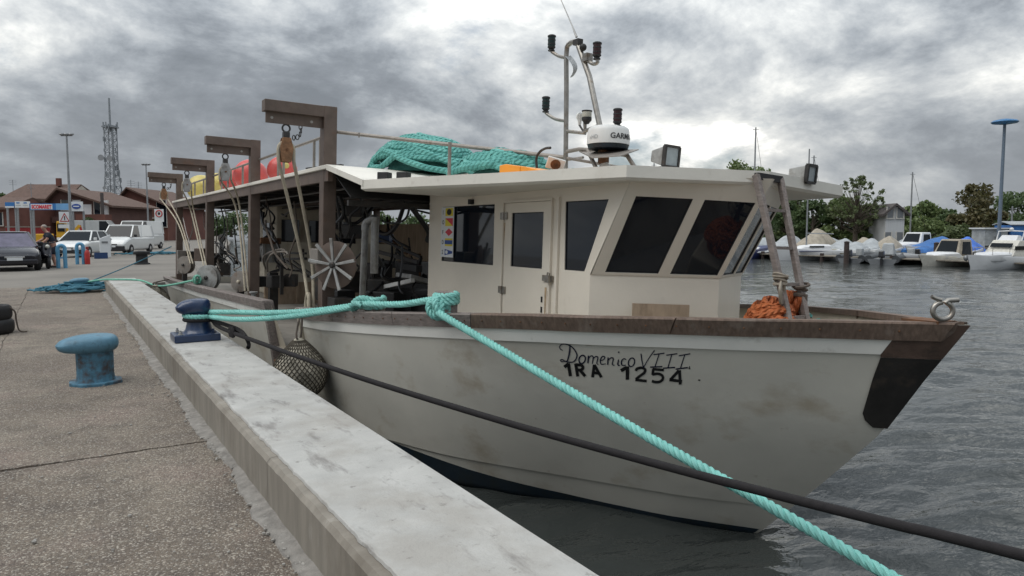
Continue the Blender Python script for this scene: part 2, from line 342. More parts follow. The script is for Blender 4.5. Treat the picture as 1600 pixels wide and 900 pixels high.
# exposed aggregate concrete of the quay
def quay_mat():
    m = bpy.data.materials.new('aggregate'); m.use_nodes = True; t = m.node_tree; t.nodes.clear()
    g = N(t, 'ShaderNodeNewGeometry').outputs['Position']
    big = NOISE(t, g, .55, 6, .6); mid = NOISE(t, g, 3.2, 7, .65); fine = NOISE(t, g, 55, 4, .7)
    c = MIX(t, RAMP(t, big, [(.36, (0, 0, 0)), (.64, (1, 1, 1))]), (.132, .103, .080), (.24, .205, .16))
    c = MIX(t, RAMP(t, mid, [(.45, (0, 0, 0)), (.66, (.8,)*3)]), c, (.10, .081, .067))
    c = MIX(t, RAMP(t, NOISE(t, g, 1.1, 4, .5), [(.52, (0, 0, 0)), (.7, (.6,)*3)]), c, (.215, .155, .13))
    v = N(t, 'ShaderNodeTexVoronoi', {'Vector': g, 'Scale': 120})
    r = N(t, 'ShaderNodeSeparateColor', {0: v.outputs[1]})
    c = MIX(t, RAMP(t, r.outputs[0], [(.76, (0, 0, 0)), (.84, (.65,)*3)]), c, (.42, .385, .33))
    c = MIX(t, RAMP(t, r.outputs[1], [(.66, (0, 0, 0)), (.80, (.62,)*3)]), c, (.085, .07, .06))
    v2 = N(t, 'ShaderNodeTexVoronoi', {'Vector': g, 'Scale': 24})
    r2 = N(t, 'ShaderNodeSeparateColor', {0: v2.outputs[1]})
    spot = MATH(t, 'MULTIPLY', MATH(t, 'GREATER_THAN', r2.outputs[0], .86), MATH(t, 'LESS_THAN', v2.outputs[0], .22))
    c = MIX(t, MATH(t, 'MULTIPLY', spot, .7), c, (.45, .40, .33))
    c = N(t, 'ShaderNodeVectorMath', {0: c, 3: N(t, 'ShaderNodeMapRange', {0: fine, 1: .3, 2: .7, 3: .7, 4: 1.3}).outputs[0]}, operation='SCALE').outputs[0]
    h = MATH(t, 'ADD', MATH(t, 'MULTIPLY', MATH(t, 'SUBTRACT', 1.0, v.outputs[0]), .006), MATH(t, 'ADD', MATH(t, 'MULTIPLY', mid, .03), MATH(t, 'MULTIPLY', fine, .006)))
    bp = N(t, 'ShaderNodeBump', {'Height': h, 'Strength': .9, 'Distance': 1.0}).outputs[0]
    p = N(t, 'ShaderNodeBsdfPrincipled', {'Base Color': c, 'Roughness': .9, 'Normal': bp})
    t.links.new(p.outputs[0], N(t, 'ShaderNodeOutputMaterial').inputs[0]); M['aggregate'] = m
quay_mat()
def water_mat():
    m = bpy.data.materials.new('water'); m.use_nodes = True; t = m.node_tree; t.nodes.clear()
    g = N(t, 'ShaderNodeNewGeometry').outputs['Position']
    mp = N(t, 'ShaderNodeMapping', {0: g, 2: (0, 0, YAW-.25), 3: (.55, 1, 1)}).outputs[0]
    a = NOISE(t, mp, .8, 3, .5, .3); b = NOISE(t, mp, 2.6, 4, .55, .5); c = NOISE(t, mp, 9, 3, .5, .4)
    h = MATH(t, 'ADD', MATH(t, 'MULTIPLY', a, .012), MATH(t, 'ADD', MATH(t, 'MULTIPLY', b, .024), MATH(t, 'MULTIPLY', c, .016)))
    bp = N(t, 'ShaderNodeBump', {'Height': h, 'Strength': 1.0, 'Distance': 1.0}).outputs[0]
    p = N(t, 'ShaderNodeBsdfPrincipled', {'Base Color': (.040, .045, .043, 1), 'Roughness': .05, 'IOR': 1.38, 'Normal': bp})
    t.links.new(p.outputs[0], N(t, 'ShaderNodeOutputMaterial').inputs[0]); M['water'] = m
water_mat()
def leaf_mat(name, a, b):
    m = bpy.data.materials.new(name); m.use_nodes = True; t = m.node_tree; t.nodes.clear()
    rnd = N(t, 'ShaderNodeNewGeometry').outputs['Random Per Island']
    c = MIX(t, rnd, a, b)
    d = N(t, 'ShaderNodeBsdfPrincipled', {'Base Color': c, 'Roughness': .6})
    tr = N(t, 'ShaderNodeBsdfTranslucent', {0: c})
    mx = N(t, 'ShaderNodeMixShader', {0: .3, 1: d.outputs[0], 2: tr.outputs[0]})
    t.links.new(mx.outputs[0], N(t, 'ShaderNodeOutputMaterial').inputs[0]); M[name] = m
leaf_mat('leaf_green', (.09, .14, .045), (.20, .25, .10)); leaf_mat('leaf_dark', (.058, .10, .036), (.12, .165, .07))
leaf_mat('leaf_brown', (.07, .075, .03), (.15, .125, .055)); leaf_mat('leaf_pale', (.07, .10, .035), (.15, .18, .08))
# ---------------------------------------------------------------- the setting
WZ = -0.66; Z0 = -0.02
rnd = random.Random(7)
def jag(a, b, step, amp, seed, lo=None):
    a = Vector(a); b = Vector(b); n = max(2, int((b-a).length/step)); d = (b-a).normalized(); p = Vector((-d.y, d.x, 0)); out = []
    for i in range(n):
        q = a.lerp(b, i/n); k = mnoise.noise(q*1.3+Vector((seed, 0, 0)))*.7+mnoise.noise(q*7+Vector((seed, 3, 0)))*.5+mnoise.noise(q*19+Vector((0, seed, 3)))*.3
        out.append(q+p*k*amp)
    return out
land = [(-900, -60), (1.68, -60), (1.68, 23.4), (4.6, 26.5), (7.5, 40), (11, 60), (17, 90), (36, 200), (78, 420), (160, 900), (-900, 900)]
struct(MB().prism([(x, y, -3.0) for x, y in land], (0, 0, 3.0+Z0)).build('quay', 'asphalt_far'))
wt = []
bank = [(47.5, -120), (47.5, 62), (52, 110), (66, 200), (112, 420), (200, 900), (1800, 900), (1800, -120)]
struct(MB().prism([(x, y, -3.0) for x, y in bank], (0, 0, 2.85)).build('far_bank', 'soil'))
struct(MB().prism([(-2500, 905, -3), (2500, 905, -3), (2500, 3500, -3), (-2500, 3500, -3)], (0, 0, 2.9)).build('far_land', 'soil'))
def graded(a, b, f0, s0, s1, grow):
    out = [f0]; s = s0
    while out[-1] < b: out.append(out[-1]+s); s = min(s1, s*grow)
    s = s0
    while out[0] > a: out.insert(0, out[0]-s); s = min(s1, s*grow)
    return np.array(out)
gx_ = graded(.4, 47.45, 4.6, .045, .20, 1.010); gy_ = graded(-9, 112, 3.2, .045, .34, 1.012)
X_, Y_ = np.meshgrid(gx_, gy_); sp = np.maximum(*np.meshgrid(np.gradient(gx_), np.gradient(gy_)))
wr = np.random.default_rng(4); Z_ = np.zeros_like(X_); wind = math.radians(243)
wx = X_+.10*np.sin(Y_*1.3+.7*X_); wy = Y_+.10*np.sin(X_*1.7-.4*Y_)
for i in range(90):
    lam = .20*(1.9/.20)**wr.random(); a = wind+wr.normal(0, .42); k_ = 2*PI/lam; st_ = .033*(1 if lam > .35 else .9)
    ph = k_*(wx*math.cos(a)+wy*math.sin(a))+wr.random()*6.28
    gate = np.clip((lam/sp-3.0)/3.0, 0, 1)*(.55+.45*np.sin(X_*wr.normal(0, .22)+Y_*wr.normal(0, .22)+wr.random()*6.28))
    Z_ += st_/k_*gate*(np.sin(ph)+.22*np.cos(2*ph))
edge = np.clip((X_-gx_[0])/.3, 0, 1)*np.clip((gx_[-1]-X_)/.5, 0, 1)*np.clip((Y_-gy_[0])/2, 0, 1)*np.clip((gy_[-1]-Y_)/6, 0, 1); Z_ *= edge
ny_, nx_ = X_.shape; vs_ = np.stack([X_, Y_, Z_+WZ], -1).reshape(-1, 3)
idx = np.arange(ny_*nx_).reshape(ny_, nx_); fs_ = np.stack([idx[:-1, :-1], idx[:-1, 1:], idx[1:, 1:], idx[1:, :-1]], -1).reshape(-1, 4).tolist()
x0_, x1_, y0_, y1_ = float(gx_[0]), float(gx_[-1]), float(gy_[0]), float(gy_[-1]); nv = len(vs_)
out_ = [(-40, -300), (2000, -300), (2000, y0_), (-40, y0_), (-40, y1_), (2000, y1_), (2000, 900), (-40, 900), (x1_, y0_), (x1_, y1_), (2000, y0_), (2000, y1_)]
vs_ = np.concatenate([vs_, np.array([(x, y, WZ) for x, y in out_])]); fs_ += [[nv, nv+1, nv+2, nv+3], [nv+4, nv+5, nv+6, nv+7], [nv+8, nv+10, nv+11, nv+9]]
me_ = bpy.data.meshes.new('canal_water'); me_.from_pydata(vs_.tolist(), [], fs_); me_.materials.append(M['water'])
me_.polygons.foreach_set('use_smooth', [True]*len(fs_))
wo = bpy.data.objects.new('canal_water', me_); COL.objects.link(wo); struct(wo)
# concrete slabs of the quay, parted by broken joints
pav = bpy.data.objects.new('quay_paving', None); COL.objects.link(pav); pav['kind'] = 'structure'; OFF[pav.name] = Vector((0, 0, 0))
ys = [-5, 5.84, 12.3, 18.6, 24.0]; xs = [-9, -4.6, -.72, .95]
k = 0
for i in range(4):
    for j in range(3):
        x0, x1, y0, y1 = xs[j], xs[j+1], ys[i], ys[i+1]
        if i == 0 and j == 1: continue
        if i == 0 and j == 2: x0 = xs[1]
        g = .006; am = .035
        ring = [p+Vector((0, max(0, mnoise.noise(p*2.1+Vector((7, 0, 0))))*.035+max(0, mnoise.noise(p*13))*.012, 0)) for p in jag((x0+g, y0+g, 0), (x1-g, y0+g, 0), .04, am if i else .01, 11)] + jag((x1-g, y0+g, 0), (x1-g, y1-g, 0), .06, .03 if j == 2 else .035, 5) \
             + [p-Vector((0, max(0, mnoise.noise(p*1.7+Vector((2, 5, 0))))*.03+max(0, mnoise.noise(p*11+Vector((4, 0, 0))))*.014, 0)) for p in jag((x1-g, y1-g, 0), (x0+g, y1-g, 0), .04, -am, 11)] + jag((x0+g, y1-g, 0), (x0+g, y0+g, 0), .06, -.035, 5)
        dz = rnd.uniform(-.006, .004)
        s = MB().prism([(p.x, p.y, -.018) for p in ring], (0, 0, .018+dz)).build('slab', 'aggregate', pav)
        k += 1
# pebbles and crumbs lying about
b = MB(); r2 = random.Random(3)
for q in range(420):
    x = r2.uniform(-2.2, .95); y = r2.uniform(2.6, 9); s = r2.uniform(.003, .009)*(1.6 if r2.random() < .08 else 1)
    b.ball((x, y, .002+s*.4), s, (1, r2.uniform(.6, 1.2), .6), 6)
for q in range(260):
    y = r2.uniform(2.6, 14); x = .93-abs(r2.gauss(0, .05)); s = r2.uniform(.004, .013)
    b.ball((x, y, .004+s*.4), s, (1, r2.uniform(.6, 1.3), .7), 6)
o = b.build('gravel', 'concrete_edge'); o['kind'] = 'stuff'; o['label'] = 'loose grit and pebbles on the quay concrete'; o['category'] = 'gravel'
# ---------------------------------------------------------------- low concrete parapet
par = thing('quay_parapet', 'low concrete parapet wall running along the quay edge beside the fishing boat', 'wall', (1.31, 8, 0), world=True)
cuts = [-6, -.25, 4.25, 8.75, 13.25, 17.75, 21.6]
for a, c in zip(cuts[:-1], cuts[1:]):
    a += .003; c -= .003; rows = []
    n = int((c-a)/.07)
    for t in range(n+1):
        y = a+(c-a)*t/n; q = Vector((0, y, 0)); e = mnoise.noise(q*4)*.006+mnoise.noise(q*15)*.004; e2 = mnoise.noise(q*6+Vector((9, 0, 0)))*.006
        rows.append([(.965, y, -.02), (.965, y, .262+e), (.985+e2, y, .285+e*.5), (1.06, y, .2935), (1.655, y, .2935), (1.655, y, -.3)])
    m = MB().grid(rows)
    for rr, fl in ((rows[0], 1), (rows[-1], 0)): m.poly(rr if not fl else rr[::-1])
    blk = m.build('wall_block', 'concrete_side', par)
rows = []; a, c = cuts[0], cuts[-1]
n = int((c-a)/.04)
for t in range(n+1):
    y = a+(c-a)*t/n; q = Vector((0, y, 0)); e = 1.022+mnoise.noise(q*3)*.012+mnoise.noise(q*13)*.010+mnoise.noise(q*31)*.006
    rows.append([(e, y, .291), (e+.004, y, .304), (e+.012, y, .309), (1.35, y, .311), (1.664, y, .309), (1.668, y, .300), (1.668, y, .285)])
m = MB().grid(rows)
for rr, fl in ((rows[0], 1), (rows[-1], 0)): m.poly(rr if not fl else rr[::-1])
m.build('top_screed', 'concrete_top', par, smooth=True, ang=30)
rows = []
for t in range(700):
    y = -5+26.6*t/699; q = Vector((3, y, 0)); wv = .085+mnoise.noise(q*.9)*.05+mnoise.noise(q*4)*.03+mnoise.noise(q*11)*.02; wv = max(.02, wv)
    rows.append([(.967-wv-.012, y, -.015), (.967-wv, y, .006+.006*mnoise.noise(q*9)), (.967-wv*.5, y, .014+.010*mnoise.noise(q*7)), (.967, y, .022+.012*mnoise.noise(q*5))])
MB().grid(rows, True).build('footing_screed', 'screed', par, smooth=True)
# ---------------------------------------------------------------- the fishing boat (boat coordinates, then listed two degrees)
CX = 4.4; ZW = -.62
boat = thing('fishing_boat', 'large cream and grey fishing boat with wheelhouse and covered working deck moored at the quay', 'boat', (2.5, 0, 0), world=True)
boat.rotation_euler = (0, HEEL, 0)
BD = [(0, 0), (.06, .05), (.4, .28), (.7, .55), (1.0, .80), (1.3, 1.02), (1.6, 1.21), (1.9, 1.38), (2.2, 1.53), (2.8, 1.76), (3.8, 2.02), (5.3, 2.24), (6.8, 2.30), (11.8, 2.30), (16.8, 2.2), (19.3, 2.05)]
BWL = [(0, 0), (.06, .05), (.22, .20), (.59, .49), (1.19, .77), (1.66, .96), (2.26, 1.22), (3.05, 1.53), (4.4, 1.88), (6.5, 2.08), (11, 2.1), (16, 2.0), (19.3, 1.85)]
SH = [(2.2, 1.115), (2.6, 1.09), (2.9, 1.075), (3.2, 1.055), (3.5, 1.04), (3.8, 1.02), (4.1, 1.0), (4.4, .985), (5, .94), (6, .86), (7.5, .745), (9, .70), (14, .545), (19, .39), (21.5, .32)]
STEM = [(-1.2, 4.3), (-.6, 3.58), (-.06, 3.08), (.40, 2.67), (.77, 2.44), (1.115, 2.2), (1.3, 2.1)]
def sheer(y): return interp(y, SH)
def bsm(x, tab): return (interp(x-.12, tab)+2*interp(x, tab)+interp(x+.12, tab))/4 if x > .15 else interp(x, tab)
def hp(d, k, side=-1, out=0.0):
    kk = max(0.0, min(1.0, k)); t = min(1, d/5.0); t = t*t*(3-2*t)
    yt = 2.2+d
    zs_ = sheer(yt); z = ZW+k*(zs_-ZW)
    zst = ZW+k*(1.115-ZW)
    y = lerp(interp(zst, STEM)+d, yt, t)
    z = ZW+k*(sheer(y)-ZW)
    b = lerp(bsm(d, BWL), bsm(d, BD), kk**1.15)
    if k < 0: b *= max(.3, 1+k*1.2)
    if k < .17: b = max(0, b-.016*min(1, d/.4))
    b = b+out if d > .001 or out == 0 else out
    return Vector((CX+side*b, y, z))
DS = [0, .05, .12, .2, .3, .42, .56, .72, .9, 1.1, 1.3, 1.55, 1.8, 2.1, 2.4, 2.8, 3.2, 3.6, 4.1, 4.6, 5.1, 5.75, 6.1, 6.5, 7.0, 7.6, 8.5, 9.5, 11, 12.5, 14, 15.5, 17, 18.3, 19.3]
KS = [-.35, -.12, 0, .04, .08, .12, .1698, .1702, .22, .29, .36, .46, .56, .66, .76, .86, .94, 1.0]
KG = .46                                                     # the gate is cut down to this level
m = MB()
for side in (-1, 1):
    P = [[hp(d, k, side) for d in DS] for k in KS]
    for i in range(len(KS)-1):
        for j in range(len(DS)-1):
            if side < 0 and KS[i] >= KG and 5.74 < DS[j] < 6.99: continue
            q = [P[i][j], P[i][j+1], P[i+1][j+1], P[i+1][j]]
            if side > 0: q = q[::-1]
            m.poly(q)
tr = [hp(19.3, k, -1) for k in KS]+[hp(19.3, k, 1) for k in KS[::-1]]
m.poly(tr[::-1])
bmh = bmesh.new()
_v = {}
for f in m.f:
    vs = []
    for a in f:
        key = tuple(round(c, 4) for c in m.v[a])
        if key not in _v: _v[key] = bmh.verts.new(key)
        if _v[key] not in vs: vs.append(_v[key])
    if len(vs) > 2:
        try: bmh.faces.new(vs)
        except ValueError: pass
bmh.verts.ensure_lookup_table(); bmh.verts.index_update()
m2 = MB(); m2.v = [tuple(v.co) for v in bmh.verts]; m2.f = [[v.index for v in f.verts] for f in bmh.faces]; m2.uv = [None]*len(m2.f)
hull = m2.build('hull', 'hull', boat, smooth=True, ang=18)
BV = BVHTree.FromPolygons([heel(v) for v in m2.v], m2.f)
bmh.free()
def onhull(px, py, off=.003):
    h = BV.ray_cast(Vector((0, 0, EYE)), ray(px, py).normalized())
    if h[0] is None: return None
    n = h[1] if h[1].dot(ray(px, py)) < 0 else -h[1]
    return unheel(h[0]+n*off)
def strip(ka, kb, d0, d1, out, side=-1, kf=None):
    dd = [d0]+[d for d in DS if d0+.02 < d < d1-.02]+[d1]; rows = []
    for d in dd:
        a, c = (ka, kb) if kf is None else kf(d)
        rows.append([hp(d, a, side, 0), hp(d, a, side, out), hp(d, (a+c)/2, side, out), hp(d, c, side, out), hp(d, c, side, 0)])
    mm = MB().grid(rows, side < 0); mm.poly(rows[0] if side < 0 else rows[0][::-1]); mm.poly(rows[-1][::-1] if side < 0 else rows[-1]); return mm
def kz(d, dz): y = 2.2+d; s = sheer(y); return 1+dz/(s-ZW)
for side in (-1, 1):
    for a, c in ((.26, 5.7), (7.05, 19.28)):
        if side > 0 and a > 1: continue
        if side > 0: c = 19.28
        strip(0, 0, a, c, .014, side, lambda d: (kz(d, -.195), kz(d, -.10))).build('sheer_band', 'white_band', boat, smooth=True)
    rows = []
    for d in [.02]+[x for x in DS if .04 < x < 19]+[19.2]:
        kt = interp(d, [(0, .03), (1.2, .045), (1.9, .06), (2.5, .085), (3.2, .125), (4.2, .165), (19, .165)])  # real stripe forward; the rising dark part aft paints in the hull's shade
        rows.append([hp(d, k, side, .007) for k in (-.12, -.06, 0)]+[hp(d, kt*t/5, side, .007) for t in range(1, 6)]+[hp(d, kt, side, 0)])
    MB().grid(rows, side < 0).build('boot_stripe_shade', 'boot_blue', boat, smooth=True)
# stem plates on both bows
for side in (-1, 1):
    for nm, mt, k0, k1 in (('stem_plate', 'stem_black', .60, .875), ('stem_head', 'stem_brown', .876, .998)):
        rows = []
        for i in range(11):
            k = lerp(k0, k1, i/10); D = interp(k, [(.6, .115), (.876, .25), (.945, .32), (1, .34)])
            if nm == 'stem_plate' and i < 2: D *= (.45, .85)[i]
            rows.append([hp(0, k, side, .0)+Vector((0, -.012, 0))]+[hp(D*t/6, k, side, .012) for t in range(1, 7)]+[hp(D, k, side, 0)])
        MB().grid(rows, side > 0).build(nm, mt, boat, smooth=True)
# gunwale: fascia and cap planks, one by one
def plank(d0, d1, side, mat_):
    rows = []; n = max(2, int((d1-d0)/.15)); yy = lambda d: 2.2+d
    for i in range(n+1):
        d = lerp(d0, d1, i/n); k1 = 1.0+.006/(sheer(2.2+d)-ZW); k0 = kz(d, -.102)
        wob = .003*mnoise.noise(Vector((d*2, side, 0)))
        rows.append([hp(d, k0, side, .0), hp(d, k0, side, .030+wob), hp(d, 1.0, side, .034+wob), hp(d, k1, side, .026)+Vector((0, 0, .006)),
                     hp(max(d, .0), k1, side, -min(.10, .0+d*.25))+Vector((0, 0, .008)), hp(d, 1.0, side, -min(.10, d*.25))-Vector((0, 0, .03))])
    mm = MB().grid(rows, side < 0); mm.poly(rows[0] if side < 0 else rows[0][::-1]); mm.poly(rows[-1][::-1] if side < 0 else rows[-1])
    return mm.build('rail_plank', mat_, boat)
for side in (-1, 1):
    d = .04; pr = random.Random(4)
    while d < 19.2:
        L = pr.choice([.95, 1.25, 1.45, 1.1]); e = min(d+L, 19.25)
        if side < 0:
            if d < 5.7 < e: e = 5.7
            if 5.69 < d < 7.0: d = 7.02; e = d+1.2
        plank(d+.004, e-.004, side, 'brown_wood' if d < 1.9 else 'grey_wood'); d = e
# bolt heads on the rail
m = MB()
for i in range(34):
    d = .25+i*.17
    if d > 5.6: break
    p = hp(d, kz(d, -.045), -1, .035); m.ball(p, .007, (1, 1, 1), 6)
m.build('rail_bolts', 'rust', boat)['kind'] = 'stuff'
# inside of the bulwarks, decks
for side in (-1, 1):
    rows = []
    for d in [x for x in DS if x > .15]:
        rows.append([hp(d, 1.0, side, -.055)-Vector((0, 0, .004)), hp(d, .5, side, -.07)])
        if side < 0 and 5.7 < d < 7.0: rows[-1] = [hp(d, .42, side, -.07), hp(d, .4, side, -.075)]
    MB().grid(rows, side > 0).build('bulwark_lining', 'cream_dirty', boat, smooth=True)
def deck(d0, d1, z, mt, name):
    A = []; B_ = []
    for d in [d0]+[x for x in DS if d0 < x < d1]+[d1]:
        y = 2.2+d; k = (z-ZW)/(sheer(y)-ZW); p = hp(d, k, -1, -.02); A.append((p.x, p.y, z)); q = hp(d, k, 1, -.02); B_.append((q.x, q.y, z))
    MB().poly(A+B_[::-1]).build(name, mt, boat)
deck(.35, 2.9, .52, 'deck_grey', 'foredeck'); deck(2.9, 19.2, .14, 'deck_grey', 'main_deck')
MB().box((CX, 5.1, .33), (2.5, .04, .38)).build('deck_step', 'cream_dirty', boat)
# gate in the near bulwark: timber posts and sill
for dd, mt, wd in ((7.03, 'grey_wood', .10), (5.72, 'cream_dirty', .05)):
    rows = []
    for i in range(7):
        k = lerp(.36, 1.0, i/6); a = hp(dd, k, -1, .03); c = hp(dd, k, -1, -.09)
        rows.append([a+Vector((0, -wd/2, 0)), a+Vector((0, wd/2, 0)), c+Vector((0, wd/2, 0)), c+Vector((0, -wd/2, 0)), a+Vector((0, -wd/2, 0))])
    mm = MB().grid(rows); mm.poly(rows[-1][:4]); mm.build('gate_post', mt, boat)
strip(.36, .455, 5.75, 7.0, .03).build('gate_sill', 'rust_orange', boat)
# ------------------------------------------------ wheelhouse
ZS = 1.275; ZT = 2.03; ZD = .13; XS = 3.53; dZ = .036
def panel(mb, q, hole=None, inset=.03, back=None):
    q = [Vector(p) for p in q]
    if not hole: mb.poly(q); return None
    def at(s, t): return q[0].lerp(q[1], s).lerp(q[3].lerp(q[2], s), t)
    h = [at(*st) for st in hole]; n = (q[1]-q[0]).cross(q[3]-q[0]).normalized()
    for i in range(4):
        j = (i+1) % 4; mb.poly([q[i], q[j], h[j], h[i]]); mb.poly([h[i], h[j], h[j]-n*inset, h[i]-n*inset])
    return [p-n*inset*.6 for p in h], n
def pane(res, name='window', mt='glass_dark', parent=None):
    h, n = res; o = MB().prism([p+n*.004 for p in h], -n*.012).build(name, mt, parent or boat)
    # rubber seal
    mm = MB()
    c = sum(h, Vector())/4
    for i in range(4):
        a, b_ = h[i], h[(i+1) % 4]; mm.bar(a+n*.006, b_+n*.006, .014, .010, up=n)
    mm.build('seal', 'black_rubber', o)
    return o
wall = MB()
def side_pt(y, z): return (XS, y, z)
def sq(y0, z0, y1, z1): return [side_pt(y0, z0), side_pt(y1, z0), side_pt(y1, z1), side_pt(y0, z1)]
def hole_rect(y0, y1, z0, z1, Y0, Y1, Z0_, Z1): return [((Y0-y0)/(y1-y0), (Z0_-z0)/(z1-z0)), ((Y1-y0)/(y1-y0), (Z0_-z0)/(z1-z0)), ((Y1-y0)/(y1-y0), (Z1-z0)/(z1-z0)), ((Y0-y0)/(y1-y0), (Z1-z0)/(z1-z0))]
wins = []
wins.append(panel(wall, sq(7.62, ZD, 6.05, ZT), hole_rect(7.62, 6.05, ZD, ZT, 7.29, 6.16, 1.245+dZ, 1.835+dZ)))
panel(wall, sq(6.05, ZD, 5.965, ZT)); panel(wall, sq(5.175, ZD, 5.1, ZT)); panel(wall, sq(5.965, 1.85+dZ, 5.175, ZT))
panel(wall, [side_pt(5.1, ZD), side_pt(4.63, ZD), side_pt(4.63, ZS), side_pt(5.1, ZS)])
q = [Vector(side_pt(5.1, ZS)), Vector(side_pt(4.63, ZS)), Vector(side_pt(4.16, ZT)), Vector(side_pt(5.1, ZT))]
wins.append(panel(wall, q, [(.25, .025), (.82, .025), (.80, .775), (.125, .775)]))
FC = [(XS, 4.63, 4.16), (CX, 4.09, 3.62), (2*CX-XS, 4.63, 4.16)]
for (xa, ya, yta), (xb, yb, ytb) in zip(FC[:-1], FC[1:]):
    panel(wall, [(xa, ya, ZD), (xb, yb, ZD), (xb, yb, ZS), (xa, ya, ZS)])
    a0, b0, b1, a1 = Vector((xa, ya-.012, ZS)), Vector((xb, yb-.012, ZS)), Vector((xb, ytb, ZT)), Vector((xa, yta, ZT))
    wall.poly([Vector((xa, ya, ZS)), Vector((xb, yb, ZS)), b0, a0])
    s = .556
    mid0, mid1 = a0.lerp(b0, s), a1.lerp(b1, s)
    first = xa < CX-.1
    hA, hB = ([(.10/s, .025), (.51/s, .025), (.505/s, .79), (.085/s, .80)], [((.60-s)/(1-s), .025), ((.965-s)/(1-s), .025), ((.965-s)/(1-s), .77), ((.59-s)/(1-s), .785)])
    if not first: hA, hB = ([(.06, .025), (.93, .025), (.93, .78), (.06, .78)],)*2
    wins.append(panel(wall, [a0, mid0, mid1, a1], hA)); wins.append(panel(wall, [mid0, b0, b1, mid1], hB))
XF = 2*CX-XS
wall.poly([(XF, 4.63, ZD), (XF, 7.62, ZD), (XF, 7.62, ZT), (XF, 4.16, ZT), (XF, 4.63, ZS)])
wall.poly([(XF, 7.62, ZD), (XS, 7.62, ZD), (XS, 7.62, ZT), (XF, 7.62, ZT)])
wh = wall.build('wheelhouse', 'cream', boat)
for r in wins: pane(r)
# door
dr = MB(); res = panel(dr, sq(5.955, .24, 5.185, 1.835+dZ), hole_rect(5.955, 5.185, .24, 1.835+dZ, 5.83, 5.305, 1.25+dZ, 1.745+dZ), .03)
for v in range(len(dr.v)): dr.v[v] = (dr.v[v][0]-.006, dr.v[v][1], dr.v[v][2])
door = dr.build('door', 'cream', boat)
pane(([p-Vector((.004, 0, 0)) for p in res[0]], res[1]), 'door_window', parent=door)
fr = MB()
for a, c in (((XS-.012, 5.968, .2), (XS-.012, 5.968, 1.885)), ((XS-.012, 5.172, .2), (XS-.012, 5.172, 1.885)), ((XS-.012, 5.975, 1.885), (XS-.012, 5.165, 1.885))): fr.bar(a, c, .016, .022)
fr.build('door_frame', 'cream', boat)
MB().bar((XS-.012, 5.075, .16), (XS-.012, 5.075, 1.9), .03, .02).build('corner_strip', 'cream', boat)
for py in (337, 453):
    p = bx_onx(780, py, XS-.02); h = MB()
    h.box((XS-.014, 5.96, p.z), (.012, .12, .065)); h.tube([(XS-.024, 5.96, p.z-.035), (XS-.024, 5.96, p.z+.035)], .011, 8)
    for s in (-1, 1):
        for e in (-1, 1): h.ball((XS-.021, 5.96+s*.042, p.z+e*.02), .006, n=6)
    h.build('hinge', 'stainless', door)
p = bx_onx(848, 435, XS-.03)
lk = MB(); lk.box((XS-.016, 5.20, p.z), (.014, .15, .05)); lk.box((XS-.035, 5.165, p.z-.006), (.03, .06, .055)); lk.tube([(XS-.035, 5.15, p.z+.02), (XS-.035, 5.14, p.z+.045), (XS-.035, 5.175, p.z+.05), (XS-.035, 5.18, p.z+.02)], .006, 6)
lk.build('padlock', 'stainless', door)
for py in (468, 484):
    p = bx_onx(841, py, XS-.01); MB().box((XS-.009, 5.29, p.z), (.006, .02, .05)).build('keyhole', 'black_rubber', door)
MB().box((XS-.02, 6.6, 1.905), (.05, .05, .05)).build('cable_gland', 'black_rubber', boat)
MB().box((XS+.025, 6.56, 1.755+dZ), (.006, .98, .034)).build('blind_strip', 'paper_white', boat)
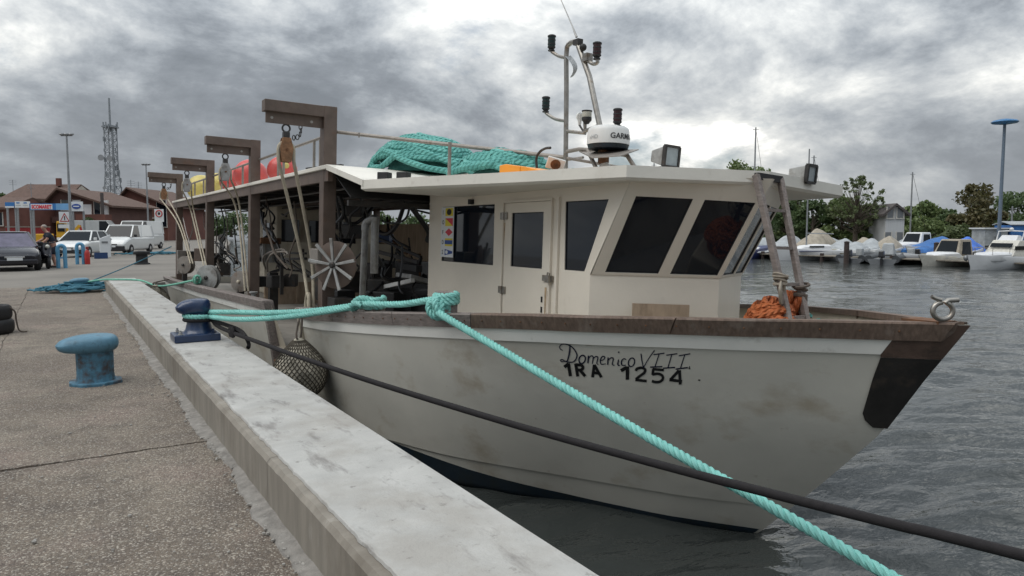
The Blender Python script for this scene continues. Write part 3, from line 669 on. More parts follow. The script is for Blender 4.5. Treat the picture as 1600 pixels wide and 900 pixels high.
# signal flag board in the side window
def text2d(s, size=1.0, off=0.0):
    c = bpy.data.curves.new('t', 'FONT'); c.body = s; c.size = size; c.offset = off; c.resolution_u = 3
    o = bpy.data.objects.new('t', c); me = bpy.data.meshes.new_from_object(o)
    vs = [tuple(v.co) for v in me.vertices]; fs = [tuple(p.vertices) for p in me.polygons]
    bpy.data.objects.remove(o); bpy.data.meshes.remove(me); return vs, fs
bY0, bY1, bZ0, bZ1 = 7.30, 7.005, 1.292+dZ, 1.83+dZ; xb = XS-.004
board = MB().box((xb, (bY0+bY1)/2, (bZ0+bZ1)/2), (.006, bY0-bY1, bZ1-bZ0)).build('flag_board', 'paper_white', boat)
cell = (bZ1-bZ0)/5
def fl(pts, mt, lay=1):
    MB().poly([(xb-.003-.0015*lay, lerp(bY0, bY1, s), z) for s, z in pts]).build('flag_mark', mt, board)
for i, ch in enumerate('IOFD2'):
    z1 = bZ1-i*cell-.012; z0 = bZ1-(i+1)*cell+.012; zc = (z0+z1)/2; s0, s1 = .34, .95
    vs, fs = text2d(ch, .062, .0015); mm = MB(); w_ = max(v[0] for v in vs)
    mm._add([(xb-.0045, bY0-.028-v[0]*1.0-(.04-w_)*.3, zc-.022+v[1]) for v in vs], fs); mm.build('flag_letter', 'paint_black', board)
    if ch == 'I':
        fl([(s0, z0), (s1, z0), (s1, z1), (s0, z1)], 'flag_yellow'); fl([(.645+.19*math.cos(a*PI/8), zc+.034*math.sin(a*PI/8)) for a in range(16)], 'paint_black', 2)
    if ch == 'O':
        fl([(s0, z0), (s1, z0), (s0, z1)], 'flag_yellow'); fl([(s1, z0), (s1, z1), (s0, z1)], 'flag_red')
    if ch == 'F': fl([(.645, z0), (s1, zc), (.645, z1), (s0, zc)], 'flag_red')
    if ch == 'D':
        fl([(s0, z0), (s1, z0), (s1, z1), (s0, z1)], 'flag_yellow'); fl([(s0, lerp(z0, z1, .24)), (s1, lerp(z0, z1, .24)), (s1, lerp(z0, z1, .76)), (s0, lerp(z0, z1, .76))], 'flag_blue', 2)
    if ch == '2':
        fl([(s0, z0+.008), (s1, zc-.012), (s1, zc+.012), (s0, z1-.008)], 'flag_blue'); fl([(.50+.11*math.cos(a*PI/8), zc+.02*math.sin(a*PI/8)) for a in range(16)], 'paper_white', 2)
for y_, z_, w_, h_ in ((5.235, 1.13, .03, .34), (5.20, 1.10, .014, .5), (5.95, 1.69, .02, .16), (5.06, .75, .03, .5), (5.17, .62, .02, .42)):
    MB().poly([(XS-.0085, y_-w_/2, z_), (XS-.0085, y_+w_/2, z_), (XS-.0085, y_+w_*.2, z_-h_), (XS-.0085, y_-w_*.1, z_-h_)]).build('rust_streak', 'rust_streak', boat)
# weathered board lying against the wheelhouse front
MB().box((3.93, 4.24, 1.0), (.44, .03, .13), Matrix.Rotation(-.556, 3, 'Z')).build('loose_board', 'tan_ply', boat)
# roof
RP = [(2.43, 6.83), (2.70, 6.08), (3.0, 5.3), (3.38, 4.06), (4.40, 3.66)]
RP = RP+[(5.68, 3.93)]+[(2*CX-x, y) for x, y in RP[-3::-1]]
def rz(x): return 2.062+.025*(1-((x-CX)/2)**2)
rf = MB(); n = len(RP); top = [(x, y, rz(x)) for x, y in RP]; bot = [(lerp(x, CX, .02), lerp(y, 5.6, .01), rz(x)-.105) for x, y in RP]
mid = [(x, y, rz(x)-.085) for x, y in RP]
rf._add(top, [list(range(n))[::-1]]); rf._add(bot, [list(range(n))])
for i in range(n):
    j = (i+1) % n; rf.poly([top[i], mid[i], mid[j], top[j]]); rf.poly([mid[i], bot[i], bot[j], mid[j]])
rf.build('wheelhouse_roof', 'cream_roof', boat)
for px in (1012, 1040, 1090, 1150): 
    p = unheel(onz(px, 291, 1.93)); MB().lathe([(.018, 0), (.018, .02)], (p.x, p.y, 1.955), 10).build('roof_light', 'stainless', boat)
# ramp and working-deck canopy
XA, XB, YC0, YC1, ZC = 2.5, 6.3, 8.15, 21.2, 2.315
rm = MB(); a = [(2.43, 6.80, 2.066), (2*CX-2.43, 6.80, 2.066), (XB, YC0, ZC), (XA, YC0, ZC)]
rm.hexa([Vector(p)-Vector((0, 0, .06)) for p in a]+[Vector(p) for p in a]); rm.build('canopy_ramp', 'cream_roof', boat)
MB().box(((XA+XB)/2, (YC0+YC1)/2+.002, ZC-.024), (XB-XA, YC1-YC0, .048)).build('canopy', 'cream_roof', boat, bevel=.008)
for x in (XA+.06, XB-.06, CX):
    MB().box((x, (YC0+YC1)/2, ZC-.115), (.06, YC1-YC0-.05, .13)).build('edge_beam', 'gallows', boat)
y = YC0+.3
while y < YC1: MB().box((CX, y, ZC-.10), (XB-XA-.2, .06, .10)).build('cross_beam', 'dark_steel', boat); y += 1.15
for i in range(5): MB().tube([(3.0+i*.55, 7.7, ZC-.2-.03*(i % 3)), (3.05+i*.55, YC1-.3, ZC-.2-.03*(i % 2))], .02, 6).build('pipe', 'dark_steel', boat)
MB().box(((XA+XB)/2, (YC0+YC1)/2, ZC-.056), (XB-XA-.16, YC1-YC0-.1, .012)).build('canopy_dark_sheet', 'black_rubber', boat)  # black sheet added below the canopy to darken its underside
MB().hexa([(2.62, 7.66, 1.93), (6.1, 7.66, 1.93), (6.1, 8.2, 2.20), (2.62, 8.2, 2.20), (2.62, 7.66, 1.945), (6.1, 7.66, 1.945), (6.1, 8.2, 2.215), (2.62, 8.2, 2.215)]).build('canopy_dark_sheet', 'black_rubber', boat)  # second added dark sheet, darkening the underside of the ramp
MB().box((CX, 7.7, 1.88), (3.6, .05, .06)).build('cross_beam', 'dark_steel', boat)
GY = [8.4, 12.14, 16.14, 20.6]
for i, gy in enumerate(GY):
    g = MB().box((2.60, gy, 1.56), (.15, .16, 2.86)).build('gallows_post', 'gallows', boat, bevel=.006)
    arm = MB().box((2.27, gy, 2.925), (.80, .15, .125)).build('gallows_arm', 'gallows', boat, bevel=.006)
    pl = MB()
    xs_ = [1.885, 1.93, 1.99, 2.52]; pl.box((2.21, gy, 2.805), (.63, .025, .125)); pl.build('lug_plate', 'gallows', arm)
    for hx in (1.96, 2.40):
        MB().lathe([(.016, -.014), (.016, .014)], (hx, gy, 2.80), 10, Matrix.Rotation(PI/2, 3, 'X')).build('bolt', 'stainless', arm)
    if i: MB().box((XB-.1, gy, 1.2), (.12, .12, 2.1)).build('far_post', 'gallows', boat)
MB().box((XB-.1, 8.3, 1.2), (.12, .12, 2.1)).build('far_post', 'gallows', boat)
# handrails above the canopy
def rail(pts, r=.02, name='handrail', mt='tube_grey'): return MB().tube(pts, r, 8).build(name, mt, boat, smooth=True)
rail([(2.66, 8.4, 2.70), (2.66, 20.6, 2.66)])
rail([(6.1, 8.2, 2.70), (6.1, 20.6, 2.66)])
for y in (8.9, 9.15, 10.6, 10.9, 13.3, 14.6, 15.2, 17.3, 18.5): rail([(2.66, y, ZC), (2.66, y, 2.69)], .018, 'stanchion')
MB().bar((2.85, 8.65, 2.36), (2.62, 9.3, 2.345), .05, .04).build('loose_bar', 'dark_steel', boat)
pe = bx_onx(882, 246, 4.2)
rail([(2.66, 8.4, 2.72), pe], .021)
pm = bx_onx(703, 222, 3.28); rail([(pm.x, pm.y, 2.06), pm], .018, 'stanchion')
ps = bx_onx(561, 207, 2.85); rail([ps, ps-Vector((0, 0, .055))], .008, 'hook')
# ---------------------------------------------------------------- lettering on the bow, laid on the hull plating
def stroke(mb, pts, wd, closed=False, taper=False):
    P = []
    pts = [Vector((x, y, 0)) for x, y in pts]
    if closed: pts = pts+[pts[0]]
    P = resample(pts, 9, len(pts) > 2)
    L = []; n = len(P)
    for i, p in enumerate(P):
        t = (P[min(i+1, n-1)]-P[max(i-1, 0)]).normalized(); q = Vector((-t.y, t.x, 0)); h = wd/2*(1 if not taper else (.6+.4*math.sin(PI*i/(n-1))))
        L.append((p+q*h, p-q*h))
    rows = []
    for a, b_ in L:
        A = onhull(860+a.x*.15, 520+a.y*.15); B2 = onhull(860+b_.x*.15, 520+b_.y*.15)
        if A is None or B2 is None: return
        rows.append([A, (A+B2)/2, B2])
    mb.grid(rows)
def ell(cx, cy, rx, ry, tl=0.15): return [(cx+rx*math.cos(a)-tl*ry*math.sin(a)*-1*0+tl*ry*-math.sin(a), cy+ry*math.sin(a)) for a in [i*2*PI/14 for i in range(14)]]
def block(w_, *st): return [(s, w_*1.12, False, False) for s in st]
def thin(*st): return [(s, 13, False, True) for s in st]
glyphs = [
 ('paint_navy', [([(205,120),(200,200),(180,290)], 17, 0, 1), ([(130,180),(105,168),(98,140),(120,118),(170,118),(230,150),(270,205),(276,250),(252,293),(215,305),(160,296),(125,276),(105,284),(118,298),(150,296),(180,288)], 13, 0, 1)]),
 ('paint_navy', [(ell(332,275,33,43), 14, 1, 0)]),
 ('paint_navy', [([(398,235),(392,315)], 15, 0, 0), ([(393,275),(420,241),(446,248),(438,322)], 13, 0, 1), ([(441,275),(472,246),(496,256),(484,315),(502,326)], 13, 0, 1)]),
 ('paint_navy', [([(522,290),(560,273),(566,248),(542,246),(521,285),(532,324),(578,320)], 13, 0, 1)]),
 ('paint_navy', [([(603,255),(598,331)], 15, 0, 0), ([(599,290),(630,259),(656,267),(645,326),(668,335)], 13, 0, 1)]),
 ('paint_navy', [([(711,275),(704,330),(724,339)], 15, 0, 1), (ell(713,200,4,4), 9, 1, 0)]),
 ('paint_navy', [([(792,277),(766,268),(742,294),(748,335),(788,334)], 14, 0, 1)]),
 ('paint_navy', [(ell(846,305,32,45), 13, 1, 0)]),
 ('paint_navy', [([(945,215),(955,290),(970,362)], 12, 0, 0), ([(970,362),(1022,270),(1086,180)], 10, 0, 0)]),
] + [('paint_navy', [([(a,b),(c,d)], 12, 0, 0), ([(e,f),(g,h)], 11, 0, 0), ([(i,j),(k,l)], 14, 0, 0)]) for a,b,c,d,e,f,g,h,i,j,k,l in
     [(1075,225,1188,210,1135,215,1090,352,1040,355,1167,350), (1208,231,1323,215,1266,222,1225,360,1175,366,1300,358), (1338,237,1458,216,1400,226,1355,370,1305,376,1432,360)]] + [
 ('paint_black', block(30, [(146,356),(190,320)], [(188,316),(210,450)])),
 ('paint_black', block(28, [(264,318),(286,452)], [(262,330),(322,336),(340,360),(322,384),(278,384)], [(308,384),(364,450)])),
 ('paint_black', block(27, [(458,330),(440,462)], [(458,332),(532,462)], [(446,412),(505,420)])),
 ('paint_black', block(32, [(735,392),(795,360)], [(803,348),(803,486)])),
 ('paint_black', block(25, [(890,394),(905,372),(948,362),(986,378),(980,412),(930,450),(892,482)], [(886,488),(1004,500)])),
 ('paint_black', block(25, [(1182,386),(1066,376)], [(1073,376),(1066,436)], [(1062,432),(1120,424),(1166,444),(1170,482),(1138,508),(1092,510),(1058,500)])),
 ('paint_black', block(27, [(1340,390),(1252,486)], [(1240,488),(1372,502)], [(1346,388),(1352,536)])),
]
for mt, sts in glyphs:
    mb = MB()
    for pts, wd, cl, tp in sts: stroke(mb, pts, wd, bool(cl), bool(tp))
    if mb.v: mb.build('letter', mt, boat)
for pts, wd in (([(1452,345),(1444,372),(1458,368)], 9), ([(1540,490),(1562,492)], 14)):
    mb = MB(); stroke(mb, pts, wd); 
    if mb.v: mb.build('scuff', 'paint_black', boat)
# open seam under the sheer band near the fender
# ---------------------------------------------------------------- mast, radar and lamps on the wheelhouse roof
XM = 4.2
def pm_(px, py, x=XM): return bx_onx(px, py, x)
def tubeP(pts, r, name, mt='stainless', n=10, par=None, sm=True): return MB().tube(pts, r, n).build(name, mt, par or boat, smooth=sm)
a = pm_(886, 66); b0 = pm_(884, 275); b0.z = 2.06
tubeP(resample([b0, pm_(885, 150), pm_(885, 85), pm_(888, 70), pm_(897, 65), pm_(905, 67)], .05), .024, 'mast_pole')
tubeP([pm_(937, 196), pm_(921, 120), pm_(904, 72)], .026, 'mast_leg')
MB().box(pm_(903, 66), (.06, .08, .05)).build('mast_clamp', 'dark_steel', boat)
MB().ball(pm_(911, 74), .035).build('mast_sensor', 'black_rubber', boat, smooth=True)
MB().tube([pm_(901, 58), pm_(894, 40), pm_(868, -20)], [.012, .006, .003], 6).build('whip_aerial', 'grey_metal', boat)
def navlamp(px, py, col, arm, h=26):
    c = pm_(px, py); s = .0056
    ro = MB().lathe([(.034, -.085), (.034, -.075), (.022, -.07), (.040, -.05), (.040, -.045)], c, 14).build('lamp_base', 'black_rubber', boat, smooth=True)
    MB().lathe([(.036, -.05), (.038, 0), (.036, .05)], c, 14).build('lamp_lens', col, ro, smooth=True)
    MB().lathe([(.042, .05), (.042, .062), (.03, .07)], c, 14).build('lamp_cap', 'black_rubber', ro, smooth=True)
    for z in (-.02, .02): MB().lathe([(.0395, z-.005), (.0395, z+.005)], c, 14).build('lamp_ring', 'black_rubber', ro)
    if arm: tubeP(resample([c-Vector((0, 0, .08))]+[pm_(*q) for q in arm], .03), .017, 'lamp_arm')
navlamp(862, 66, 'lamp_green', [(864, 82), (874, 88), (884, 90)])
navlamp(933, 78, 'lamp_red', [(934, 97), (927, 100), (914, 92)])
navlamp(853, 162, 'lamp_green', [(855, 178), (868, 186), (884, 189)])
navlamp(965, 182, 'lamp_red', [(965, 200)])
MB().box(pm_(918, 90), (.07, .07, .07)).build('lamp_bracket', 'stainless', boat)
c = pm_(917, 180); MB().lathe([(.02, -.05), (.045, -.015), (.045, .03), (.036, .04)], c, 14).build('deck_lamp', 'lamp_clear', boat, smooth=True)
MB().lathe([(.048, .03), (.05, .042)], c, 14).build('deck_lamp_cap', 'black_rubber', boat); MB().lathe([(.02, -.08), (.047, -.045), (.046, -.02)], c, 14).build('deck_lamp_base', 'black_rubber', boat)
c = pm_(906, 182); MB().lathe([(.036, -.01), (.036, .01)], c, 14, Matrix.Rotation(PI/2, 3, 'X')).build('horn', 'white_plastic', boat, smooth=True)
MB().lathe([(.03, .02), (.012, -.08)], c, 10).build('horn_body', 'white_plastic', boat, smooth=True)
tubeP([pm_(885, 205), pm_(914, 208), pm_(914, 190)], .018, 'cross_arm'); tubeP([pm_(914, 205), pm_(936, 196)], .018, 'cross_arm')
tubeP([c+Vector((0, .01, -.07)), pm_(912, 206)], .01, 'bracket', 'dark_steel')
# ragged strip of cloth on the mast
fl_ = MB(); rows = []
for i in range(9):
    t = i/8; a = pm_(887+12*math.sin(t*2.6), 88+33*t); wv = .03*(1-.5*t)
    rows.append([a+Vector((-wv, wv*.3, 0)), a+Vector((0, .012*math.sin(i), 0)), a+Vector((wv, -wv*.2, .012))])
fl_.grid(rows).build('cloth_strip', 'tarp_grey', boat, smooth=True)
# radar scanner
rc = pm_(950, 232); toV = Vector((-rc.x, -rc.y, 0)).normalized(); rgt = Vector((-toV.y, toV.x, 0)); r_ = .187; rb = rc.z
rad = MB().lathe([(.14, rb-.012), (.175, rb-.008), (r_-.002, rb+.028)], (rc.x, rc.y, 0), 40).build('radar_base', 'boot_blue', boat, smooth=True)
MB().lathe([(r_+.002, rb+.029), (r_+.003, rb+.06), (r_-.002, rb+.145), (r_-.012, rb+.172), (r_-.035, rb+.188), (r_-.08, rb+.196)], (rc.x, rc.y, 0), 40).build('radome', 'white_plastic', rad, smooth=True, ang=60)
def bend_text(s, size, th0, z, mt, off, par):
    vs, fs = text2d(s, size, off); mm = MB()
    mm._add([Vector((rc.x, rc.y, 0))+(toV*math.cos(th0+v[0]/r_)+rgt*math.sin(th0+v[0]/r_))*(r_+.006)+Vector((0, 0, z+v[1])) for v in vs], fs); mm.build('radar_lettering', mt, par)
bend_text('GARMIN', .066, .07, rb+.068, 'paint_black', .0012, rad); bend_text('xHD', .05, -1.02, rb+.066, 'tarp_grey', 0, rad)
pl_ = [pm_(905, 236), pm_(998, 233, 4.35), pm_(970, 243, 3.95), pm_(925, 246, 3.9)]
MB().prism(pl_, (0, 0, -.008)).build('radar_shelf', 'tube_grey', boat)
tubeP(resample([pm_(885, 237), pm_(905, 233), pm_(918, 234), pm_(934, 268, 4.1)], .05, False), .019, 'radar_frame', 'tube_grey')
tubeP(resample([pm_(918, 234), pm_(970, 241, 4.25), pm_(980, 243), pm_(996, 268)], .05, False), .019, 'radar_frame', 'tube_grey')
tubeP([pm_(886, 247), pm_(1006, 268, 4.6)], .015, 'radar_frame', 'tube_grey')
MB().lathe([(.05, 0), (.05, .15)], pm_(943, 247)-Vector((0, 0, .05)), 10).build('cable_gland', 'rust', boat)
c = pm_(945, 262); MB().lathe([(.055, -.06), (.055, -.01), (.045, .03), (.02, .055)], c, 16).build('satellite_dome', 'white_plastic', boat, smooth=True)
tubeP(resample([pm_(935, 240), pm_(942, 246), pm_(944, 262)], .03), .006, 'cable', 'hose', 6)
# floodlights
def flood(px, py, x, ww, hh, tilt):
    c = pm_(px, py, x); d = (_r*.62-Vector((_f.x, _f.y, 0)).normalized()*.78-Vector((0, 0, .08))).normalized(); rt = Vector((-d.y, d.x, 0)).normalized()*-1; up = rt.cross(d)*1
    if up.z < 0: up = -up
    def q(a, b_, e): return c+rt*a*ww+up*b_*hh+d*e
    bd = MB().hexa([q(-.28, -.28, -.17), q(.28, -.28, -.17), q(.28, .28, -.17), q(-.28, .28, -.17), q(-.5, -.5, 0), q(.5, -.5, 0), q(.5, .5, 0), q(-.5, .5, 0)]).build('floodlight', 'grey_metal', boat, bevel=.008)
    f = MB()
    for a, b_ in (((-.5, -.5), (.5, -.5)), ((.5, -.5), (.5, .5)), ((.5, .5), (-.5, .5)), ((-.5, .5), (-.5, -.5))): f.bar(q(*a, .006), q(*b_, .006), .022, .03, up=d)
    f.build('floodlight_rim', 'dark_steel', bd)
    MB().prism([q(-.44, -.44, .004), q(.44, -.44, .004), q(.44, .44, .004), q(-.44, .44, .004)], d*.006).build('floodlight_glass', 'flood_glass', bd)
    br = MB(); zt = rz(c.x)
    br.bar(q(-.1, -.5, -.08), (c.x, c.y+.05, zt), .03, .012); br.box((c.x, c.y+.05, zt+.03), (.05, .05, .06)); br.build('floodlight_bracket', 'dark_steel', bd)
flood(1048, 245, 4.3, .175, .165, 0); flood(1266, 272, 5.1, .125, .135, 0)
MB().lathe([(.05, 0), (.055, .06), (.03, .08)], (pm_(1034, 262).x, pm_(1034, 262).y, 2.08), 12).build('roof_siren', 'black_rubber', boat, smooth=True)
# fairlead ring with horns at the stem head
c = bx_onx(1473, 488, 4.34); c.z = sheer(2.3)+.10
ring = [c+_r*(.058*math.cos(t))+Vector((0, 0, .05*math.sin(t)-.02)) for t in [PI*.55+i*(1.9*PI)/20 for i in range(21)]]
MB().tube([c+_r*-.07+Vector((0, 0, .062)), c+_r*-.045+Vector((0, 0, .05))]+[c+_r*-.02+Vector((0, -.01, .042))], .012, 8).tube(ring+[c+_r*.03+Vector((0, 0, .042)), c+_r*.085+Vector((0, 0, .046))], .015, 10).build('fairlead', 'stainless', boat, smooth=True)
MB().box((4.38, 2.42, sheer(2.4)+.014), (.20, .22, .016)).build('fairlead_plate', 'rust', boat)
# ---------------------------------------------------------------- working deck gear, bolted to the deck
def P3(px, py, x): return bx_onx(px, py, x)
# star-wheel hauler
hc = P3(521, 414, 2.62); ax = Vector((-.75, -.62, 0)).normalized(); tx = Vector((0, 0, 1)).cross(ax).normalized()
HMx = Matrix((tx, Vector((0, 0, 1)), ax)).transposed()
hw = MB().lathe([(.03, -.10), (.22, -.09), (.265, -.05), (.27, -.04), (.20, -.03), (.05, -.03)], hc, 28, HMx).build('hauler_wheel', 'gallows', boat, smooth=True)
MB().lathe([(.035, -.05), (.035, .04), (.02, .05)], hc, 14, HMx).build('hauler_hub', 'dark_steel', hw)
for i in range(9):
    t = i*2*PI/9+.2; dv = tx*math.cos(t)+Vector((0, 0, math.sin(t)))
    MB().hexa([hc+dv*.03+ax*.02+s for s in (tx*0+dv.cross(ax)*.013, -dv.cross(ax)*.013)]+[hc+dv*.03-ax*.01-dv.cross(ax)*.013, hc+dv*.03-ax*.01+dv.cross(ax)*.013]+
              [hc+dv*.30+ax*.055+dv.cross(ax)*.019, hc+dv*.30+ax*.055-dv.cross(ax)*.019, hc+dv*.30+ax*.03-dv.cross(ax)*.019, hc+dv*.30+ax*.03+dv.cross(ax)*.019]).build('hauler_spoke', 'grey_metal', hw, bevel=.004)
MB().box((hc.x+.1, hc.y+.05, .45), (.22, .26, .75)).build('hauler_stand', 'dark_steel', boat, bevel=.01)
MB().box((hc.x+.03, hc.y+.30, 1.28), (.34, .3, .18)).build('hauler_motor', 'tube_grey', boat, bevel=.01)
# bent exhaust pipe
p1 = P3(571, 352, 3.15); p2 = P3(564, 468, 3.1); p2.z = .16
tubeP([p1+Vector((0, 0, -.02)), Vector((p2.x, p2.y, .16))], .040, 'vent_pipe', 'grey_metal', 14)
pa = P3(586, 348, 3.2); tubeP(resample([p1+Vector((0, 0, -.06)), p1, p1+Vector((.02, -.02, .045)), pa+Vector((0, 0, .05)), pa, pa-Vector((0, 0, .6))], .03), .047, 'vent_pipe', 'grey_metal', 14)
# reels, drums and pulleys
def drum(px, py, x, r, wd, mt, mt2, name):
    c = P3(px, py, x); o = MB().lathe([(r*.3, -wd), (r, -wd), (r, -wd*.8), (r*.72, -wd*.7), (r*.72, -.02), (r, -.015), (r, 0), (r*.15, .015)], c, 26, HMx).build(name, mt, boat, smooth=True)
    MB().lathe([(r*.16, 0), (r*.16, .04), (r*.08, .05)], c, 12, HMx).build('hub', mt2, o); MB().box((c.x+.03, c.y+.06, (c.z+.14)/2-.05), (.1, .1, max(.1, c.z-.2))).build('drum_stand', 'dark_steel', o)
    return o
drum(323, 434, 2.36, .24, .10, 'grey_metal', 'dark_steel', 'net_drum'); drum(374, 440, 2.46, .17, .12, 'tube_grey', 'cream_dirty', 'net_drum'); drum(287, 414, 2.4, .2, .14, 'tube_grey', 'dark_steel', 'pulley_wheel')
drum(505, 452, 3.3, .2, .15, 'dark_steel', 'rust', 'net_drum'); drum(345, 372, 4.4, .12, .1, 'dark_steel', 'rust', 'pulley_wheel')
c = P3(420, 392, 3.0)
MB().lathe([(.16, -.16), (.16, .16)], c, 20, Matrix.Rotation(PI/2, 3, 'X')).build('winch_drum', 'dark_steel', boat, smooth=True)
MB().box(c+Vector((-.02, -.02, .17)), (.34, .4, .10)).build('winch_frame', 'rust', boat, bevel=.008)
for s in (-.17, .17): MB().box(c+Vector((0, s, -.02)), (.3, .03, .34)).build('winch_cheek', 'grey_metal' if s < 0 else 'dark_steel', boat, bevel=.006)
for q_ in (-.1, .02, .1): MB().box(c+Vector((q_, -.195, -.02)), (.02, .02, .28)).build('winch_bar', 'stainless', boat)
MB().box((c.x+.1, c.y+.1, .5), (.14, .14, .75)).build('winch_post', 'dark_steel', boat)
MB().box((2.62, 20.35, .75), (.2, .18, .6)).build('control_box', 'tube_grey', boat, bevel=.01)
for px, py, x, dims, mt in ((430, 440, 3.0, (.22, .22, .2), 'dark_steel'), (300, 400, 2.9, (.3, .3, .25), 'dark_steel'), (312, 398, 2.62, (.16, .2, .28), 'gallows'), (545, 440, 3.6, (.5, .4, .3), 'dark_steel'), (600, 455, 3.8, (.6, .3, .35), 'dark_steel'),
                            (640, 455, 4.4, (.7, .3, .4), 'black_rubber'), (530, 470, 3.2, (.3, .3, .3), 'black_rubber'), (350, 420, 3.4, (.4, .3, .3), 'dark_steel'), (600, 372, 4.6, (.3, .25, .14), 'blue_box'), (405, 440, 2.9, (.14, .2, .18), 'black_rubber'),
                            (620, 470, 3.9, (1.0, .5, .3), 'black_rubber')):
    cc = P3(px, py, x); MB().box(cc, dims, Matrix.Rotation(px*.3, 3, 'Z')).build('machine_housing', mt, boat, bevel=.012)
c = P3(396, 462, 2.4); MB().lathe([(.055, -.10), (.04, -.06), (.035, .03), (.06, .04), (.06, .06)], c, 14).build('mooring_stag', 'grey_metal', boat, smooth=True)
# sorting conveyor frames
def frame(pts, w_, mt, name='conveyor_frame'):
    for a, b_ in zip(pts[:-1], pts[1:]): MB().bar(a, b_, w_, w_).build(name, mt, boat)
frame([P3(590, 372, 4.3), P3(658, 402, 4.0), P3(655, 412, 4.0)], .035, 'black_rubber'); frame([P3(585, 392, 4.3), P3(655, 410, 4.0)], .05, 'dark_steel'); frame([P3(585, 408, 4.2), P3(655, 420, 3.9)], .08, 'black_rubber')
frame([P3(640, 398, 4.2), P3(656, 398, 4.1), P3(656, 430, 4.0)], .03, 'rust'); frame([P3(602, 448, 3.7), P3(645, 438, 3.7)], .05, 'white_plastic', 'plank')
frame([P3(440, 405, 3.4), P3(478, 404, 3.4)], .04, 'dark_steel'); frame([P3(438, 395, 3.4), P3(478, 396, 3.4)], .035, 'dark_steel'); frame([P3(448, 408, 3.4), P3(482, 432, 3.2)], .035, 'dark_steel'); frame([P3(458, 408, 3.4), P3(488, 430, 3.2)], .03, 'dark_steel')
frame([P3(440, 410, 3.0), P3(440, 460, 3.0)], .05, 'dark_steel'); frame([P3(612, 352, 5.6), P3(612, 372, 5.6)], .03, 'dark_steel')
MB().box((4.6, 8.6, .50), (1.3, .9, .55)).build('fish_hopper', 'black_rubber', boat, bevel=.02); MB().box((4.5, 8.9, .85), (1.5, .5, .06), Matrix.Rotation(.25, 3, 'Y')).build('chute', 'grey_metal', boat, bevel=.01)
# curved hydraulic guard
c = P3(353, 408, 2.95); arc = [c+Vector((0, 0, -.05))+tx*(.28*math.cos(t))+Vector((0, 0, .22*math.sin(t))) for t in [i*PI/10 for i in range(11)]]
for off in (0, .04): MB().tube([p+ax*off for p in arc], .028, 6).build('guard_arc', 'black_rubber', boat, smooth=True)
# ply screen on the far side, aft deckhouse and bulkhead
a0, a1 = P3(592, 345, 6.25), P3(668, 345, 6.25)
MB().box((6.27, (a0.y+a1.y)/2, 1.25), (.03, abs(a0.y-a1.y)+.3, 1.15)).build('ply_screen', 'tan_ply', boat)
MB().box((5.0, 14.9, .98), (3.2, .06, .80)).build('bulkhead', 'cream_dirty', boat); MB().box((5.0, 14.87, .36), (3.2, .05, .44)).build('bulkhead_base', 'tan_ply', boat)
for i in range(6): MB().box((3.5+i*.55, 14.835, .36), (.07, .03, .44)).build('bulkhead_stile', 'tan_ply', boat)
dh = MB(); dh.box((5.1, 17.4, 1.15), (2.2, 2.0, 2.0)); dh.build('deckhouse', 'cream_dirty', boat, bevel=.03)
for x in (4.3, 4.9, 5.6): MB().box((x, 16.385, 1.55), (.38, .03, .6)).build('deckhouse_window', 'glass_dark', boat)
MB().box((3.985, 17.2, 1.5), (.03, .6, .55)).build('deckhouse_window', 'glass_dark', boat)
# hydraulic hoses drooping from the canopy
hr = random.Random(12)
def hose(a, b_, sag, r=.013, mt='hose', side=None):
    a = Vector(a); b_ = Vector(b_); mm = [a.lerp(b_, t)+Vector((hr.uniform(-.1, .1), hr.uniform(-.1, .1), -sag*math.sin(PI*t))) for t in (.25, .5, .75)]
    MB().tube(resample([a]+mm+[b_], .05), r, 7).build('hose', mt, boat, smooth=True)
hose(P3(408, 330, 3.0), P3(424, 380, 3.0), .12, .026); hose(P3(412, 332, 3.0), P3(432, 378, 2.95), .10, .022); hose(P3(415, 345, 2.9), P3(450, 420, 2.9), -.05, .018, 'rope_brown')
hose(P3(430, 390, 2.9), P3(470, 420, 3.3), .15, .016); hose(P3(415, 420, 2.9), P3(445, 400, 2.9), -.2, .016, 'tube_grey'); hose(P3(418, 424, 2.9), P3(450, 398, 2.9), -.16, .016, 'tube_grey')
hose(P3(530, 305, 3.2), P3(528, 385, 3.4), .1, .03); hose(P3(525, 305, 3.2), P3(535, 370, 3.4), .15, .02); hose(P3(560, 300, 3.3), P3(540, 372, 3.4), .0, .02); hose(P3(605, 340, 4.5), P3(640, 390, 4.3), .12, .02); hose(P3(610, 340, 5.0), P3(636, 396, 4.5), .18, .016, 'rust')
for q_ in range(9):
    px = hr.uniform(275, 470); hose(P3(px, 318+hr.uniform(-12, 10)-(px-370)*.12, hr.uniform(2.8, 4)), P3(px+hr.uniform(-25, 35), hr.uniform(385, 440), hr.uniform(2.7, 3.4)), hr.uniform(-.1, .25), hr.uniform(.008, .018), hr.choice(['hose', 'hose', 'tube_grey', 'rope_brown']))
for q_ in range(10):
    px = hr.uniform(500, 650); hose(P3(px, hr.uniform(355, 390), hr.uniform(3.4, 4.6)), P3(px+hr.uniform(-40, 40), hr.uniform(420, 470), hr.uniform(3.2, 4.2)), hr.uniform(0, .25), hr.uniform(.008, .02), hr.choice(['hose', 'hose', 'dark_steel']))
for q_ in range(9):
    px = hr.uniform(320, 370); hose(P3(px, hr.uniform(375, 395), 2.8), P3(px+hr.uniform(0, 40), hr.uniform(405, 435), 2.9), hr.uniform(-.15, .15), .012, hr.choice(['hose', 'tube_grey', 'hose']))
